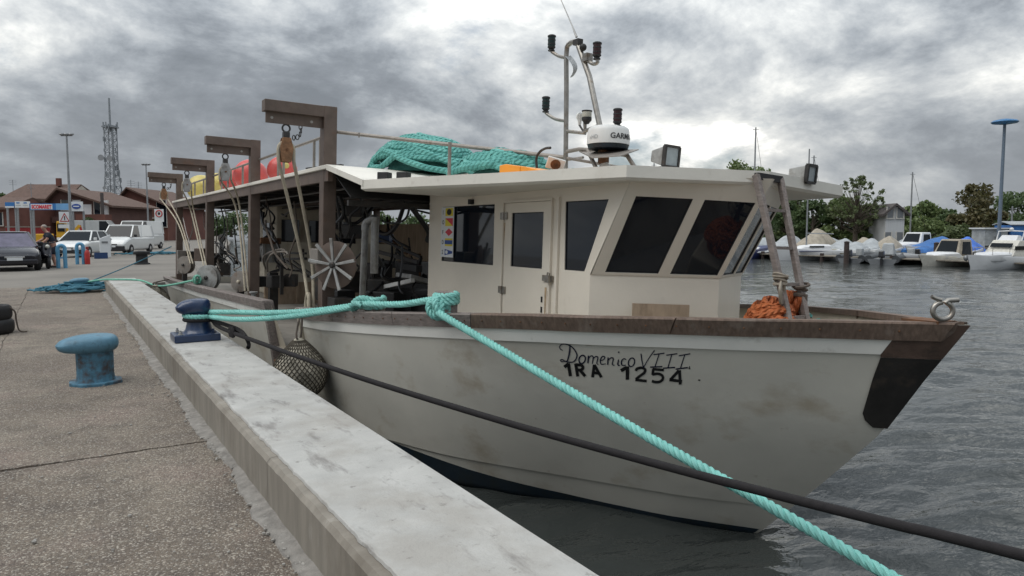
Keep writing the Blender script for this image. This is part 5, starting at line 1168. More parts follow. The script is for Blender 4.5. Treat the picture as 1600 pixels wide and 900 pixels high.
# ---------------------------------------------------------------- street beyond the parapet
def G(px, py): p = onz(px, py, Z0); return p
def ringpts(hw, z0, z1, y, n=16, e=.28):
    out = []; cz = (z0+z1)/2; hz_ = (z1-z0)/2
    for k in range(n):
        a = 2*PI*(k+.5)/n; c, s = math.cos(a), math.sin(a)
        out.append((hw*math.copysign(abs(c)**e, c), y, cz+hz_*math.copysign(abs(s)**e, s)))
    return out
def loft(mb, rings):
    n = len(rings[0]); mb.grid([r+[r[0]] for r in rings]); mb.poly(rings[0]); mb.poly(rings[-1][::-1]); return mb
def vehicle(name, label, cat, loc, rz_, kind, paint, group=None, glass='car_glass', sc=1.0):
    v = thing(name, label, cat, loc, rz_, group); v.scale = (sc, sc, sc)
    if kind == 'van':
        L, W, H = 4.4, .90, 1.86; st = [(-2.2, .72, .38, .62), (-2.12, .84, .26, .78), (-1.75, .88, .2, 1.0), (-1.3, .90, .2, 1.12), (0, .90, .2, 1.12), (2.05, .90, .2, 1.12), (2.2, .86, .3, 1.1)]
        gb0, gb1, gt0, gt1, zb, zt, hb, ht = -1.42, 2.12, -.72, 2.02, 1.06, 1.82, .86, .74; solid = -.05
    elif kind == 'bigvan':
        L, W, H = 5.4, .98, 2.4; st = [(-2.7, .8, .4, .75), (-2.6, .92, .3, .95), (-2.2, .96, .25, 1.2), (-1.8, .98, .25, 1.35), (0, .98, .25, 1.35), (2.6, .98, .25, 1.35), (2.7, .95, .3, 1.3)]
        gb0, gb1, gt0, gt1, zb, zt, hb, ht = -1.95, 2.62, -1.15, 2.55, 1.28, 2.36, .94, .84; solid = -.5
    else:
        L, W, H = 4.1, .88, 1.5; st = [(-2.05, .66, .36, .58), (-1.98, .80, .24, .70), (-1.6, .86, .2, .84), (-1.0, .88, .2, .95), (0, .88, .2, .97), (1.5, .87, .2, 1.0), (1.95, .82, .25, .98), (2.05, .75, .35, .85)]
        gb0, gb1, gt0, gt1, zb, zt, hb, ht = -1.1, 1.85, -.28, 1.35, .92, 1.46, .83, .62; solid = None
    body = loft(MB(), [ringpts(hw, z0, z1, y) for y, hw, z0, z1 in st]).build('body', paint, v, smooth=True, ang=50)
    gh = MB().hexa([(-hb, gb0, zb), (hb, gb0, zb), (hb, gb1, zb), (-hb, gb1, zb), (-ht, gt0, zt), (ht, gt0, zt), (ht, gt1, zt), (-ht, gt1, zt)]).build('windows', glass, v)
    loft(MB(), [ringpts(ht-.06 if i in (0, 5) else ht+.015, zt-.05, zt+(.015 if i in (0, 5) else .045), y, 12, .4) for i, y in enumerate([gt0-.04, gt0+.04, lerp(gt0, gt1, .3), lerp(gt0, gt1, .7), gt1-.03, gt1+.05])]).build('roof', paint, v, smooth=True)
    pp = MB()
    for s in (-1, 1):
        pp.bar((s*hb, gb0+.02, zb), (s*ht, gt0+.02, zt), .07, .07); pp.bar((s*hb, gb1-.02, zb), (s*ht, gt1-.02, zt), .12, .1)
        ym, yt = lerp(gb0, gb1, .45), lerp(gt0, gt1, .4); pp.bar((s*(hb+.005), ym, zb), (s*(ht+.005), yt, zt), .06, .05)
    pp.build('pillars', paint, v)
    if solid is not None:
        MB().hexa([(-hb-.012, solid, zb), (hb+.012, solid, zb), (hb+.012, gb1+.01, zb), (-hb-.012, gb1+.01, zb), (-ht-.015, solid, zt), (ht+.015, solid, zt), (ht+.015, gt1+.02, zt), (-ht-.015, gt1+.02, zt)]).build('load_panel', paint, v, bevel=.02)
    y0 = st[0][0]; sc_ = st[1][1]; zh = st[1][3]
    for s in (-1, 1):
        MB().hexa([(s*sc_*.98, y0+.30, zh-.16), (s*sc_*.56, y0+.02, zh-.18), (s*sc_*.52, y0+.03, zh-.05), (s*sc_*.96, y0+.34, zh+.02), (s*sc_*.90, y0+.36, zh-.16), (s*sc_*.5, y0+.14, zh-.18), (s*sc_*.5, y0+.14, zh-.04), (s*sc_*.9, y0+.38, zh+.0)]).build('headlight', 'headlight', v, bevel=.01)
        MB().box((s*(W+.1), gb0+.35, zb+.1), (.18, .08, .16)).build('mirror', 'car_black' if kind != 'car' else paint, v, bevel=.03)
        for wy in (y0+.75, -y0-.75):
            t = MB().lathe([(.2, -.1), (.29, -.1), (.31, -.07), (.31, .07), (.29, .1), (.2, .1)], (s*(W-.09), wy, .31), 22, Matrix.Rotation(PI/2, 3, 'Y')).build('wheel', 'tyre', v, smooth=True)
            MB().lathe([(.2, -.03), (.18, .0), (.05, .02)], (s*(W+.0), wy, .31), 16, Matrix.Rotation(s*PI/2, 3, 'Y')).build('rim', 'chrome', t, smooth=True)
    MB().box((0, y0+.10, .36), (sc_*1.86, .26, .2 if kind == 'car' else .34)).build('bumper', 'car_black' if kind != 'car' or paint == 'car_white' else paint, v, bevel=.05)
    MB().box((0, y0-.015, zh-.16), (sc_*.8, .05, .06)).build('grille', 'chrome' if paint == 'car_dark' else 'car_black', v, bevel=.01)
    MB().box((0, y0-.04, .47 if kind == 'car' else .50), (.5, .03, .11)).build('number_plate', 'sign_white', v)
    return v
vehicle('parked_car', 'black hatchback parked nose-on at the left edge behind the tyres', 'car', G(27, 424)+Vector((-.3, 1.9, 0)), .12, 'car', 'car_dark', glass='purple_glass')
vehicle('parked_car', 'white hatchback parked behind the two blue hoops', 'car', G(132, 402)+Vector((0, 1.6, 0)), -.42, 'car', 'car_white')
vehicle('parked_van', 'small white van with black bumper beside the white hatchback', 'van', G(192, 397)+Vector((.4, 1.9, 0)), -.48, 'van', 'car_white', 'parked vans')
vehicle('parked_van', 'taller white van parked close behind the small van', 'van', G(218, 391)+Vector((.3, 3.2, 0)), -.5, 'bigvan', 'car_white', 'parked vans', sc=.92)
vehicle('parked_van', 'long grey-white panel van standing sideways behind the white hatchback', 'van', G(155, 384)+Vector((0, 4, 0)), 1.25, 'bigvan', 'van_grey', 'parked vans')
vehicle('parked_car', 'dark grey car far down the quay road near the stern', 'car', onz(258, 365, Z0)*.36+Vector((0, 0, 0)), 1.1, 'car', 'car_grey') if 0 else None
for i, (px, dep, rz_, pt, lb) in enumerate([(256, 118, 1.0, 'car_grey', 'grey car far down the quay road behind the aft gallows'), (246, 100, .9, 'car_white', 'white car far down the quay road beside the round road sign'), (262, 140, 1.2, 'car_dark', 'dark car farthest down the quay road')]):
    p = atd(px, 360, dep); p.z = Z0; vehicle('parked_car', lb, 'car', p, rz_, 'car', pt, 'cars far down the road')
# blue hoop barriers
for px, py, lb in ((97, 419, 'light blue hoop barrier nearer the man'), (126, 413, 'light blue hoop barrier beside the red extinguisher')):
    p = G(px, py); dx = Vector((1, -.1, 0)).normalized()*.125
    arc = [p-dx]+[p-dx+Vector((0, 0, .78))]+[p+dx*math.cos(t)+Vector((0, 0, .80+.13*math.sin(t))) for t in [PI*.9-i*PI*.8/6 for i in range(7)]]+[p+dx+Vector((0, 0, .78)), p+dx]
    h = thing('hoop_barrier', lb+' on the quay road', 'barrier', p, world=True, group='blue hoop barriers')
    MB().tube(arc, .075, 12).build('hoop', 'hoop_blue', h, smooth=True)
    MB().bar(p-dx+Vector((0, 0, .42)), p+dx+Vector((0, 0, .42)), .05, .05).build('cross_bar', 'hoop_blue', h)
p = G(137, 413); fe = thing('fire_extinguisher', 'red fire extinguisher standing on the ground beside the blue hoop', 'extinguisher', p, world=True)
MB().lathe([(.10, 0), (.11, .04), (.11, .5), (.08, .6), (.04, .66)], p, 18).build('cylinder', 'red_paint', fe, smooth=True); MB().lathe([(.05, .68), (.06, .72), (.05, .80)], p, 10).build('valve', 'red_paint', fe); MB().box(p+Vector((0, -.07, .76)), (.05, .16, .04)).build('lever', 'car_black', fe)
p = G(165, 402); ub = thing('utility_pillar', 'narrow white service pillar with a slanted top beside the small van', 'pillar', p, world=True)
MB().prism([p+Vector((-.27, -.16, 0)), p+Vector((.27, -.16, 0)), p+Vector((.27, -.16, 1.28)), p+Vector((-.27, -.16, 1.05))], (0, .3, 0)).build('cabinet', 'sign_white', ub, bevel=.015); MB().box(p+Vector((-.02, -.172, .85)), (.3, .02, .1)).build('socket_panel', 'car_grey', ub)
p = G(158, 404); cr = thing('crate', 'small dark blue crate at the foot of the white service pillar', 'crate', p, world=True)
for s in (-1, 1): MB().box(p+Vector((s*.30, 0, .16)), (.03, .42, .32)).build('crate_side', 'blue_box', cr); MB().box(p+Vector((0, s*.2, .16)), (.58, .03, .32)).build('crate_side', 'blue_box', cr)
MB().box(p+Vector((0, 0, .03)), (.58, .38, .03)).build('crate_floor', 'blue_box', cr)
p = G(222, 413); bn = thing('dark_bollard', 'squat dark mooring bollard with blue rope beyond the boat stern', 'bollard', p, world=True)
MB().lathe([(.34, 0), (.34, .05), (.25, .08), (.24, .45)], p, 20).build('column', 'tyre', bn, smooth=True); MB().lathe([(.28, .45), (.30, .50), (.28, .58), (.1, .62)], p, 20, sx=1.2).build('head', 'tyre', bn, smooth=True)
q = random.Random(8); mb = MB(); p2 = G(250, 398)
for i in range(18):
    cx, cy = p2.x+q.gauss(0, .8), p2.y+q.gauss(0, .5); rr = q.uniform(.3, .8); mb.tube(resample([(cx+rr*math.cos(t*.5), cy+rr*.4*math.sin(t*.5), .03+q.uniform(0, .12)) for t in range(14)], .15), .03, 5)
tag(mb.build('line_tangle', 'rope_blue', None, True), 'heap of blue line on the road near the stern bollard', 'rope')
# man bending over a scooter
p = G(84, 418); man = thing('person', 'man in dark shirt and shorts bending forward beside a scooter', 'person', p, .2)
def skin(name, pts, edges, rad, mt, parent):
    me = bpy.data.meshes.new(name); me.from_pydata(pts, edges, []); o = bpy.data.objects.new(name, me); COL.objects.link(o); o.parent = parent
    bm = bmesh.new(); bm.from_mesh(me); ly = bm.verts.layers.skin.verify()
    bm.verts.ensure_lookup_table()
    for i, v in enumerate(bm.verts):
        r = rad[i] if isinstance(rad[i], tuple) else (rad[i], rad[i]); v[ly].radius = r; v[ly].use_root = (i == 0)
    bm.to_mesh(me); bm.free()
    o.modifiers.new('skin', 'SKIN').use_smooth_shade = True; s = o.modifiers.new('sub', 'SUBSURF'); s.levels = s.render_levels = 2
    me.materials.append(M[mt]); return o
# facing -x (left in the photo), leaning forward
V = [(0, 0, .92), (-.05, 0, 1.10), (-.14, 0, 1.32), (-.20, 0, 1.46), (-.27, 0, 1.55), (-.31, 0, 1.66), (-.30, 0, 1.74),
     (-.16, -.2, 1.40), (-.24, -.25, 1.16), (-.42, -.22, 1.02), (-.52, -.20, .98), (-.16, .2, 1.40), (-.28, .24, 1.18), (-.48, .2, 1.08), (-.58, .18, 1.05),
     (.02, -.1, .86), (-.02, -.12, .50), (.04, -.12, .09), (-.10, -.13, .04), (.02, .1, .86), (.0, .13, .5), (.08, .13, .09), (-.06, .14, .04)]
E_ = [(0, 1), (1, 2), (2, 3), (3, 4), (4, 5), (5, 6), (2, 7), (7, 8), (8, 9), (9, 10), (2, 11), (11, 12), (12, 13), (13, 14), (0, 15), (15, 16), (16, 17), (17, 18), (0, 19), (19, 20), (20, 21), (21, 22)]
RD = [(.17, .16), (.18, .17), (.18, .16), .07, .075, .105, .085, .07, .055, .042, .04, .07, .055, .042, .04, .10, .07, .05, .05, .10, .07, .05, .05]
skin('body', V, E_, RD, 'skin', man)
skin('shirt', [(0, 0, .95), (-.05, 0, 1.12), (-.14, 0, 1.33), (-.18, 0, 1.42), (-.16, -.2, 1.40), (-.22, -.25, 1.22), (-.16, .2, 1.40), (-.25, .24, 1.24)], [(0, 1), (1, 2), (2, 3), (2, 4), (4, 5), (2, 6), (6, 7)], [(.19, .18), (.205, .19), (.20, .18), .09, .09, .075, .09, .075], 'cloth_navy', man)
skin('shorts', [(0, 0, .96), (.02, 0, .86), (.02, -.11, .78), (-.01, -.12, .52), (.02, .11, .78), (.01, .13, .52)], [(0, 1), (1, 2), (2, 3), (1, 4), (4, 5)], [(.18, .17), (.18, .16), .12, .105, .12, .105], 'cloth_navy', man)
for y_, x_ in ((-.13, -.03), (.14, .01)): MB().ball((x_, y_, .045), .1, (1.5, .6, .5), 12).build('shoe', 'shoe', man, smooth=True)
MB().ball((-.275, 0, 1.70), .108, (.95, .95, .75), 14).build('hair', 'hair_grey', man, smooth=True)
for s in (-1, 1):
    hb_ = Vector((-.52, -.2, .98)) if s < 0 else Vector((-.58, .18, 1.05))
    for i in range(5):
        d = Vector((-.05-.012*(2-abs(i-2)), (i-2)*.018, -.03 if i else .0)); MB().tube([hb_, hb_+d*.7, hb_+d+Vector((-.008, 0, -.022))], [.012, .010, .007], 6).build('finger', 'skin', man, smooth=True)
p = G(69, 420)+Vector((0, .35, 0)); sc = thing('scooter', 'dark scooter standing beside the man behind the black car', 'scooter', p, .25)
for y_ in (-.6, .6):
    t = MB().lathe([(.16, -.05), (.22, -.05), (.24, 0), (.22, .05), (.16, .05)], (0, y_, .24), 20, Matrix.Rotation(PI/2, 3, 'Y')).build('wheel', 'tyre', sc, smooth=True); MB().lathe([(.16, -.02), (.05, .03)], (0, y_, .24), 12, Matrix.Rotation(PI/2, 3, 'Y')).build('rim', 'chrome', t)
loft(MB(), [ringpts(hw, a, b_, y_, 12, .6) for y_, hw, a, b_ in ((-.75, .04, .45, .55), (-.55, .14, .4, .6), (-.42, .2, .3, 1.0), (-.3, .16, .25, .9), (-.2, .14, .2, .35), (.1, .15, .2, .4), (.25, .17, .25, .74), (.7, .17, .4, .8), (.95, .05, .6, .75))]).build('fairing', 'car_dark', sc, smooth=True)
MB().tube([(-.34, -.3, 1.06), (-.1, -.36, 1.02), (.1, -.36, 1.02), (.34, -.3, 1.06)], .025, 8).build('handlebar', 'car_black', sc, smooth=True); MB().box((0, .45, .83), (.28, .7, .1)).build('saddle', 'car_black', sc, bevel=.03); MB().ball((0, -.6, .9), .08).build('headlamp', 'headlight', sc, smooth=True)
# yellow digger and red skip behind
p = G(52, 385); sk = thing('red_skip', 'dark red metal skip behind the black car', 'skip', p, world=True)
MB().hexa([p+Vector((-1.7, -.7, .2)), p+Vector((1.1, -.7, .2)), p+Vector((1.1, .7, .2)), p+Vector((-1.7, .7, .2)), p+Vector((-2.0, -.8, 1.75)), p+Vector((1.4, -.8, 1.75)), p+Vector((1.4, .8, 1.75)), p+Vector((-2.0, .8, 1.75))]).build('tub', 'red_box', sk, bevel=.03)
for x in (-1.2, -.3, .6): MB().box(p+Vector((x, -.77, 1.0)), (.1, .1, 1.4)).build('rib', 'red_box', sk)
MB().box(p+Vector((-.3, -.8, 1.76)), (3.4, .1, .1)).build('rim', 'tube_grey', sk); MB().box(p+Vector((-.3, 0, .1)), (2.6, 1.2, .2)).build('skid', 'dark_steel', sk)
p = G(87, 386); dg = thing('digger', 'yellow digger cab and arm behind the bending man', 'digger', p, world=True)
MB().box(p+Vector((-.9, 0, .75)), (1.6, 1.2, .8)).build('engine_cover', 'yellow_paint', dg, bevel=.06)
MB().hexa([p+Vector((.1, -.6, .8)), p+Vector((1.2, -.6, .8)), p+Vector((1.2, .6, .8)), p+Vector((.1, .6, .8)), p+Vector((.15, -.55, 2.25)), p+Vector((.85, -.55, 2.25)), p+Vector((.85, .55, 2.25)), p+Vector((.15, .55, 2.25))]).build('cab', 'yellow_paint', dg, bevel=.06)
MB().box(p+Vector((.45, -.6, 1.7)), (.55, .05, .7)).build('cab_window', 'car_glass', dg)
for s in (-.55, .55): MB().box(p+Vector((0, s, .22)), (2.4, .35, .44)).build('track', 'tyre', dg, bevel=.12)
MB().bar(p+Vector((1.1, 0, 1.0)), p+Vector((1.9, 0, 1.9)), .22, .25).build('boom', 'yellow_paint', dg); MB().bar(p+Vector((1.9, 0, 1.9)), p+Vector((2.1, 0, .9)), .16, .18).build('dipper', 'red_paint', dg)
# signs
def post_sign(name, label, px, py, dep, zc, shape):
    p = atd(px, py, dep); p.z = Z0; s = thing(name, label, 'sign', p, -YAW, None)
    MB().tube([(0, .03, 0), (0, .03, zc+.4)], .03, 8).build('post', 'galv', s)
    if shape == 'tri':
        MB().box((0, 0, zc), (.95, .02, .95)).build('plate', 'sign_white', s); MB().box((0, -.02, zc-.75), (1.1, .02, .3)).build('plate', 'sign_white', s)
        for a, b_, mt in (((-.42, -.36), (.42, -.36), 1), ((.42, -.36), (0, .38), 1), ((0, .38), (-.42, -.36), 1)): MB().bar((a[0], -.02, zc+a[1]), (b_[0], -.02, zc+b_[1]), .10, .02, up=(0, 1, 0)).build('red_border', 'red_paint', s) if 0 else MB().hexa([(lerp(a[0], b_[0], u1)*m_, -.018-q_, zc-.1+(lerp(a[1], b_[1], u1)+.1)*m_) for q_ in (0, .008) for u1, m_ in ((0, .75), (1, .75), (1, 1), (0, 1))]).build('red_border', 'red_paint', s)
        MB().box((0, -.024, zc-.06), (.07, .01, .34)).build('mark', 'paint_black', s)
    else:
        MB().box((0, 0, zc), (.95, .02, 1.3)).build('plate', 'sign_white', s)
        MB().tube([(.32*math.cos(a), -.02, zc+.2+.32*math.sin(a)) for a in [i*2*PI/20 for i in range(20)]], .06, 6, closed=True).build('red_border', 'red_paint', s); MB().box((0, -.02, zc+.2), (.22, .01, .25)).build('mark', 'paint_black', s)
post_sign('warning_sign', 'white board with a red warning triangle by the left lamp post', 103, 380, 62, 2.55, 'tri'); post_sign('road_sign', 'white road sign with a red ring by the stern of the boat', 250, 372, 76, 2.95, 'round')
# shop fascia boards of the filling station
def board(name, label, px0, px1, py0, py1, dep, mt, cat='sign'):
    a = atd(px0, py1, dep); b_ = atd(px1, py1, dep); t = atd(px0, py0, dep); base = Vector(((a.x+b_.x)/2, (a.y+b_.y)/2, Z0))
    s = thing(name, label, cat, base, -YAW); L = (b_-a).length; h = t.z-a.z; zc = (t.z+a.z)/2-Z0
    MB().box((0, .06, zc), (L, .12, h)).build('panel', mt, s)
    for x in (-L*.46, L*.46): MB().box((x, .22, (zc-h/2)/2), (.12, .12, zc-h/2)).build('leg', 'galv', s)
    return s, L, h, zc
s, L, h, zc = board('fascia_board', 'blue fascia board with a white lower stripe at the far left', 8, 22, 316, 324, 60, 'banner_blue'); MB().box((0, -.004, zc-h*.42), (L, .02, h*.3)).build('stripe', 'sign_white', s)
s, L, h, zc = board('fascia_board', 'white fascia board with small dark lettering', 23.5, 46, 314.5, 324.5, 60, 'sign_white')
for x in (-.28, .22): MB().box((x*L, -.006, zc+h*.25), (L*.22, .02, h*.18)).build('printed_mark', 'banner_blue', s); MB().box((x*L, -.006, zc-h*.12), (L*.34, .02, h*.10)).build('printed_line', 'van_grey', s)
s, L, h, zc = board('fascia_board', 'long blue fascia board with red and white shop lettering', 46.5, 109, 318, 328, 60, 'banner_blue')
MB().box((L*.33, -.004, zc), (L*.34, .02, h)).build('pale_end', 'banner_light', s)
vs, fs = text2d('SCOMARET', h*.78, .02); w_ = max(v[0] for v in vs); MB().box((-L*.2, -.004, zc), (L*.54, .02, h*.8)).build('white_field', 'sign_white', s)
mm = MB(); mm._add([(-L*.45+v[0]*L*.5/w_, -.03, zc-h*.28+v[1]) for v in vs], fs); mm.build('shop_lettering', 'flag_red', s)
s, L, h, zc = board('oval_sign', 'white board with a blue oval on the brick house', 110.5, 129, 315, 330, 61, 'sign_white')
MB().lathe([(L*.38, 0), (L*.38, .01)], (0, -.02, zc), 24, Matrix.Rotation(PI/2, 3, 'X'), sy=.55).build('oval', 'flag_blue', s)
vs, fs = text2d('pesce', h*.3, .01); w_ = max(v[0] for v in vs); mm = MB(); mm._add([(-w_/2+v[0], -.045, zc-h*.08+v[1]) for v in vs], fs); mm.build('oval_lettering', 'sign_white', s) if 0 else MB().box((0, -.034, zc), (L*.5, .01, h*.12)).build('oval_lettering', 'sign_white', s)
# lamp posts
def lamp(px, py0, dep, label, disc=False, zb=Z0, group=None, wpx=0):
    t = atd(px, py0, dep); b_ = Vector((t.x, t.y, zb)); H = t.z-zb
    l = thing('street_lamp', label, 'lamp post', b_, 0, group)
    MB().tube([(0, 0, 0), (0, 0, H*.5), (0, 0, H)], [.11 if not disc else .14, .09 if not disc else .12, .06 if not disc else .10], 12).build('pole', 'pole_blue' if disc else 'galv', l, smooth=True)
    if disc:
        R_ = wpx*dep/FPX/2; MB().lathe([(R_*.25, H-.12), (R_*.9, H-.03), (R_, H+.06), (R_*.85, H+.18), (R_*.3, H+.28)], (0, 0, 0), 32).build('disc_head', 'disc_blue', l, smooth=True)
    else:
        MB().tube([(-.42*math.cos(YAW), .42*math.sin(YAW), H), (.42*math.cos(YAW), -.42*math.sin(YAW), H)], .04, 8).build('cross_arm', 'galv', l)
        for s_ in (-.35, 0, .35): MB().lathe([(.1, .02), (.2, .1), (.17, .18), (.05, .2)], (s_*math.cos(YAW), -s_*math.sin(YAW), H), 14).build('lamp_head', 'galv', l, smooth=True)
    MB().lathe([(.2, 0), (.2, .06), (.13, .1)], (0, 0, 0), 12).build('foot', 'galv', l)
lamp(104, 212, 55, 'tall grey street lamp at the left in front of the brick house', group='street lamps on the quay'); lamp(228, 258, 84, 'grey street lamp farther down the quay beside the lattice tower', group='street lamps on the quay')
# lattice radio tower
tp_ = atd(179, 357, 260); tw = thing('radio_tower', 'grey lattice radio tower with dishes behind the brick houses', 'tower', (tp_.x, tp_.y, Z0), -YAW)
H1 = atd(179, 198, 260).z; H2 = atd(179, 156, 260).z; Wb, Wt = 5.8, 2.9
def wth(z): return lerp(Wb, Wt, min(1, z/(H1*.62)))
legs = [(-1, -1), (1, -1), (1, 1), (-1, 1)]
for a, b_ in legs: MB().tube([(a*wth(z)/2, b_*wth(z)/2, z) for z in [H1*i/12 for i in range(13)]], .17, 6).build('leg', 'tower_grey', tw)
nz = 16
for i in range(nz):
    z0_, z1_ = H1*i/nz, H1*(i+1)/nz; m_ = MB(); w0, w1 = wth(z0_)/2, wth(z1_)/2
    for k in range(4):
        a, b_ = legs[k], legs[(k+1) % 4]; m_.bar((a[0]*w1, a[1]*w1, z1_), (b_[0]*w1, b_[1]*w1, z1_), .12, .12)
        m_.bar((a[0]*w0, a[1]*w0, z0_), (b_[0]*w1, b_[1]*w1, z1_), .1, .1); m_.bar((b_[0]*w0, b_[1]*w0, z0_), (a[0]*w1, a[1]*w1, z1_), .1, .1)
    m_.build('lattice_bay', 'tower_grey', tw)
MB().tube([(0, 0, H1-2), (0, 0, H2)], [.38, .3], 8).build('mast_tip', 'tower_grey', tw); MB().tube([(.5, .3, 0), (.5, .3, H1)], .35, 6).build('cable_run', 'tower_grey', tw); MB().box((0, 0, H1-.5), (4.0, 4.0, .5)).build('platform', 'tower_grey', tw)
q = random.Random(2)
for i in range(38):
    z = H1*q.choice([.42, .48, .55, .62, .7, .78, .86, .97, .98, .99, 1.0]); a = q.uniform(0, 6.28); rr = wth(z)*.62+q.uniform(.1, .7)
    MB().box((rr*math.cos(a), rr*math.sin(a), z+q.uniform(-.6, .6)), (.38, .3, q.uniform(1.0, 2.2))).build('antenna', 'tower_grey', tw)
for x, z, r_d in ((-2.6, .70, 1.05), (.4, .695, 1.0), (-1.9, .42, .55), (1.0, .40, .5)): MB().lathe([(r_d*.3, -.3), (r_d, 0), (r_d, .12)], (x, -2.0, H1*z), 20, Matrix.Rotation(PI/2, 3, 'X')).build('dish', 'galv', tw, smooth=True)
# houses
def house(name, label, px0, px1, pye, pyr, dep, wallm, depth=9, gable=True, wins=(), rot=0.0, over=.5, ridge=.5):
    a = atd(px0, 357, dep); b_ = atd(px1, 357, dep); c = (a+b_)/2; Wd = (b_-a).length; He = atd(px0, pye, dep).z-Z0; Hr = atd(px0, pyr, dep).z-Z0
    h = thing(name, label, 'house', (c.x, c.y, Z0), -YAW+rot); x = Wd/2
    if gable:   # gable end faces the viewer
        rx = lerp(-x, x, ridge)
        MB().prism([(-x, 0, 0), (x, 0, 0), (x, 0, He), (rx, 0, Hr), (-x, 0, He)], (0, depth, 0)).build('wall', wallm, h)
        for s, e in ((-x, 1), (x, -1)):
            d = Vector((s-rx, 0, He-Hr)); d2 = d*(1+over/abs(s-rx)); A = Vector((rx, -over, Hr+.05))
            MB().prism([A, A+d2, A+d2+Vector((0, 0, .22)), A+Vector((0, 0, .22))], (0, depth+2*over, 0)).build('roof_slope', 'roof_tile', h)
    else:
        MB().prism([(-x, 0, 0), (x, 0, 0), (x, 0, He), (-x, 0, He)], (0, depth, 0)).build('wall', wallm, h)
        for s in (0, 1):
            y0_, y1_ = (-over, depth/2) if s == 0 else (depth+over, depth/2)
            MB().hexa([(-x-over, y0_, He-.1), (x+over, y0_, He-.1), (x*.92, y1_, Hr), (-x*.92, y1_, Hr), (-x-over, y0_, He+.12), (x+over, y0_, He+.12), (x*.92, y1_, Hr+.22), (-x*.92, y1_, Hr+.22)]).build('roof_slope', 'roof_tile', h)
        for s in (-1, 1): MB().prism([(s*x, 0, He), (s*x, depth, He), (s*x*.94, depth/2, Hr)], (-s*.05, 0, 0)).build('gable_wall', wallm, h)
    for wx, wz, ww, wh_, mt in wins:
        w1 = MB().box((wx*x, -.01, wz), (ww, .08, wh_)).build('window', mt, h); MB().box((wx*x, -.05, wz-wh_/2-.06), (ww+.2, .16, .08)).build('sill', 'frame_pale', w1)
        for s in (-1, 1): MB().box((wx*x+s*(ww/2+.04), -.03, wz), (.08, .1, wh_+.1)).build('frame', 'frame_pale', w1)
    return h, x, He, Hr
h, x, He, Hr = house('brick_house', 'brown brick house with a wide gable behind the left lamp post', 72, 172, 322, 297.5, 84, 'brick_dark', 10, True, [(-.35, 4.3, .9, 1.1, 'shutter'), (.0, 4.3, .8, 1.1, 'sign_white'), (.32, 3.6, .9, 1.5, 'sign_white'), (.68, 4.0, 1.0, 1.6, 'glass_dark'), (.86, 4.0, .8, 1.6, 'sign_white'), (-.7, 1.6, 1.4, 1.4, 'glass_dark'), (.2, 1.5, 1.6, 1.6, 'glass_dark')], .0, .7, .25)
MB().box((x*.62, -.7, 2.75), (x*.9, 1.4, .9)).build('balcony', 'brick', h); MB().box((-x*.2, -.5, 2.6), (x*.9, 1.0, .7)).build('balcony', 'brick_dark', h); MB().box((x*.97, -1.2, 4.0), (.25, .25, 3.2)).build('porch_post', 'roof_dark', h)
h, x, He, Hr = house('brick_house', 'red brick house with the peaked roof right of the radio tower', 181, 262, 322, 296, 98, 'brick', 12, True, [(-.45, 4.5, .9, 1.2, 'glass_dark'), (.12, 4.3, 1.3, 1.2, 'shutter'), (.12, 1.6, 1.3, 1.2, 'shutter'), (-.3, 1.4, .9, 1.2, 'glass_dark'), (.8, 3.6, 1.2, 3.5, 'glass_dark')], .0, .7, .28)
MB().box((.12*x, -.02, 3.0), (x*1.3, .06, .15)).build('string_course', 'frame_pale', h)
h, x, He, Hr = house('pale_house', 'pale plastered house with the long brown roof at the far left', 8, 104, 312, 287.5, 112, 'plaster', 10, False, [(-.75, 5.2, 1.0, 1.4, 'shutter'), (-.35, 5.2, 1.0, 1.4, 'shutter'), (.05, 5.2, 1.0, 1.5, 'shutter'), (.4, 5.2, 1.0, 1.4, 'glass_dark'), (-.5, 2.2, 1.2, 1.4, 'glass_dark'), (.2, 2.2, 1.2, 1.4, 'glass_dark')])
for xx in (.3,): MB().box((xx*x, 4, Hr+.5), (.6, .6, 1.2)).build('chimney', 'brick', h)
h, x, He, Hr = house('brick_house', 'low orange brick house cut off by the left edge', -60, 12, 326, 309, 76, 'brick', 9, False, [(.6, 2.6, 1.0, 1.3, 'glass_dark'), (.1, 2.6, 1.0, 1.3, 'glass_dark')])
h, x, He, Hr = house('far_house', 'small far house showing just behind the aft gallows', 258, 300, 338, 326, 150, 'brick_dark', 9, False, [(-.5, 2.0, 1.2, 1.3, 'glass_dark'), (.2, 2.0, 1.2, 1.3, 'glass_dark')])
for i, (px, py, dep, lb) in enumerate(((47, 284, 108, 'thin roof aerial on the pale house'), (219, 282, 104, 'thin roof aerial on the red brick house, left'), (207, 279, 104, 'taller thin roof aerial on the red brick house'), (18, 279, 114, 'thin roof aerial at the far left'))):
    t = atd(px, py, dep); ae = thing('roof_aerial', lb, 'aerial', (t.x, t.y+3, t.z-3.2), world=True); MB().tube([(t.x, t.y+3, t.z-3.2), (t.x, t.y+3, t.z)], .045, 5).build('rod', 'tower_grey', ae)
    for k in range(3): MB().bar((t.x-.5, t.y+3, t.z-.2-k*.3), (t.x+.5, t.y+3, t.z-.2-k*.3), .04, .04).build('element', 'tower_grey', ae)
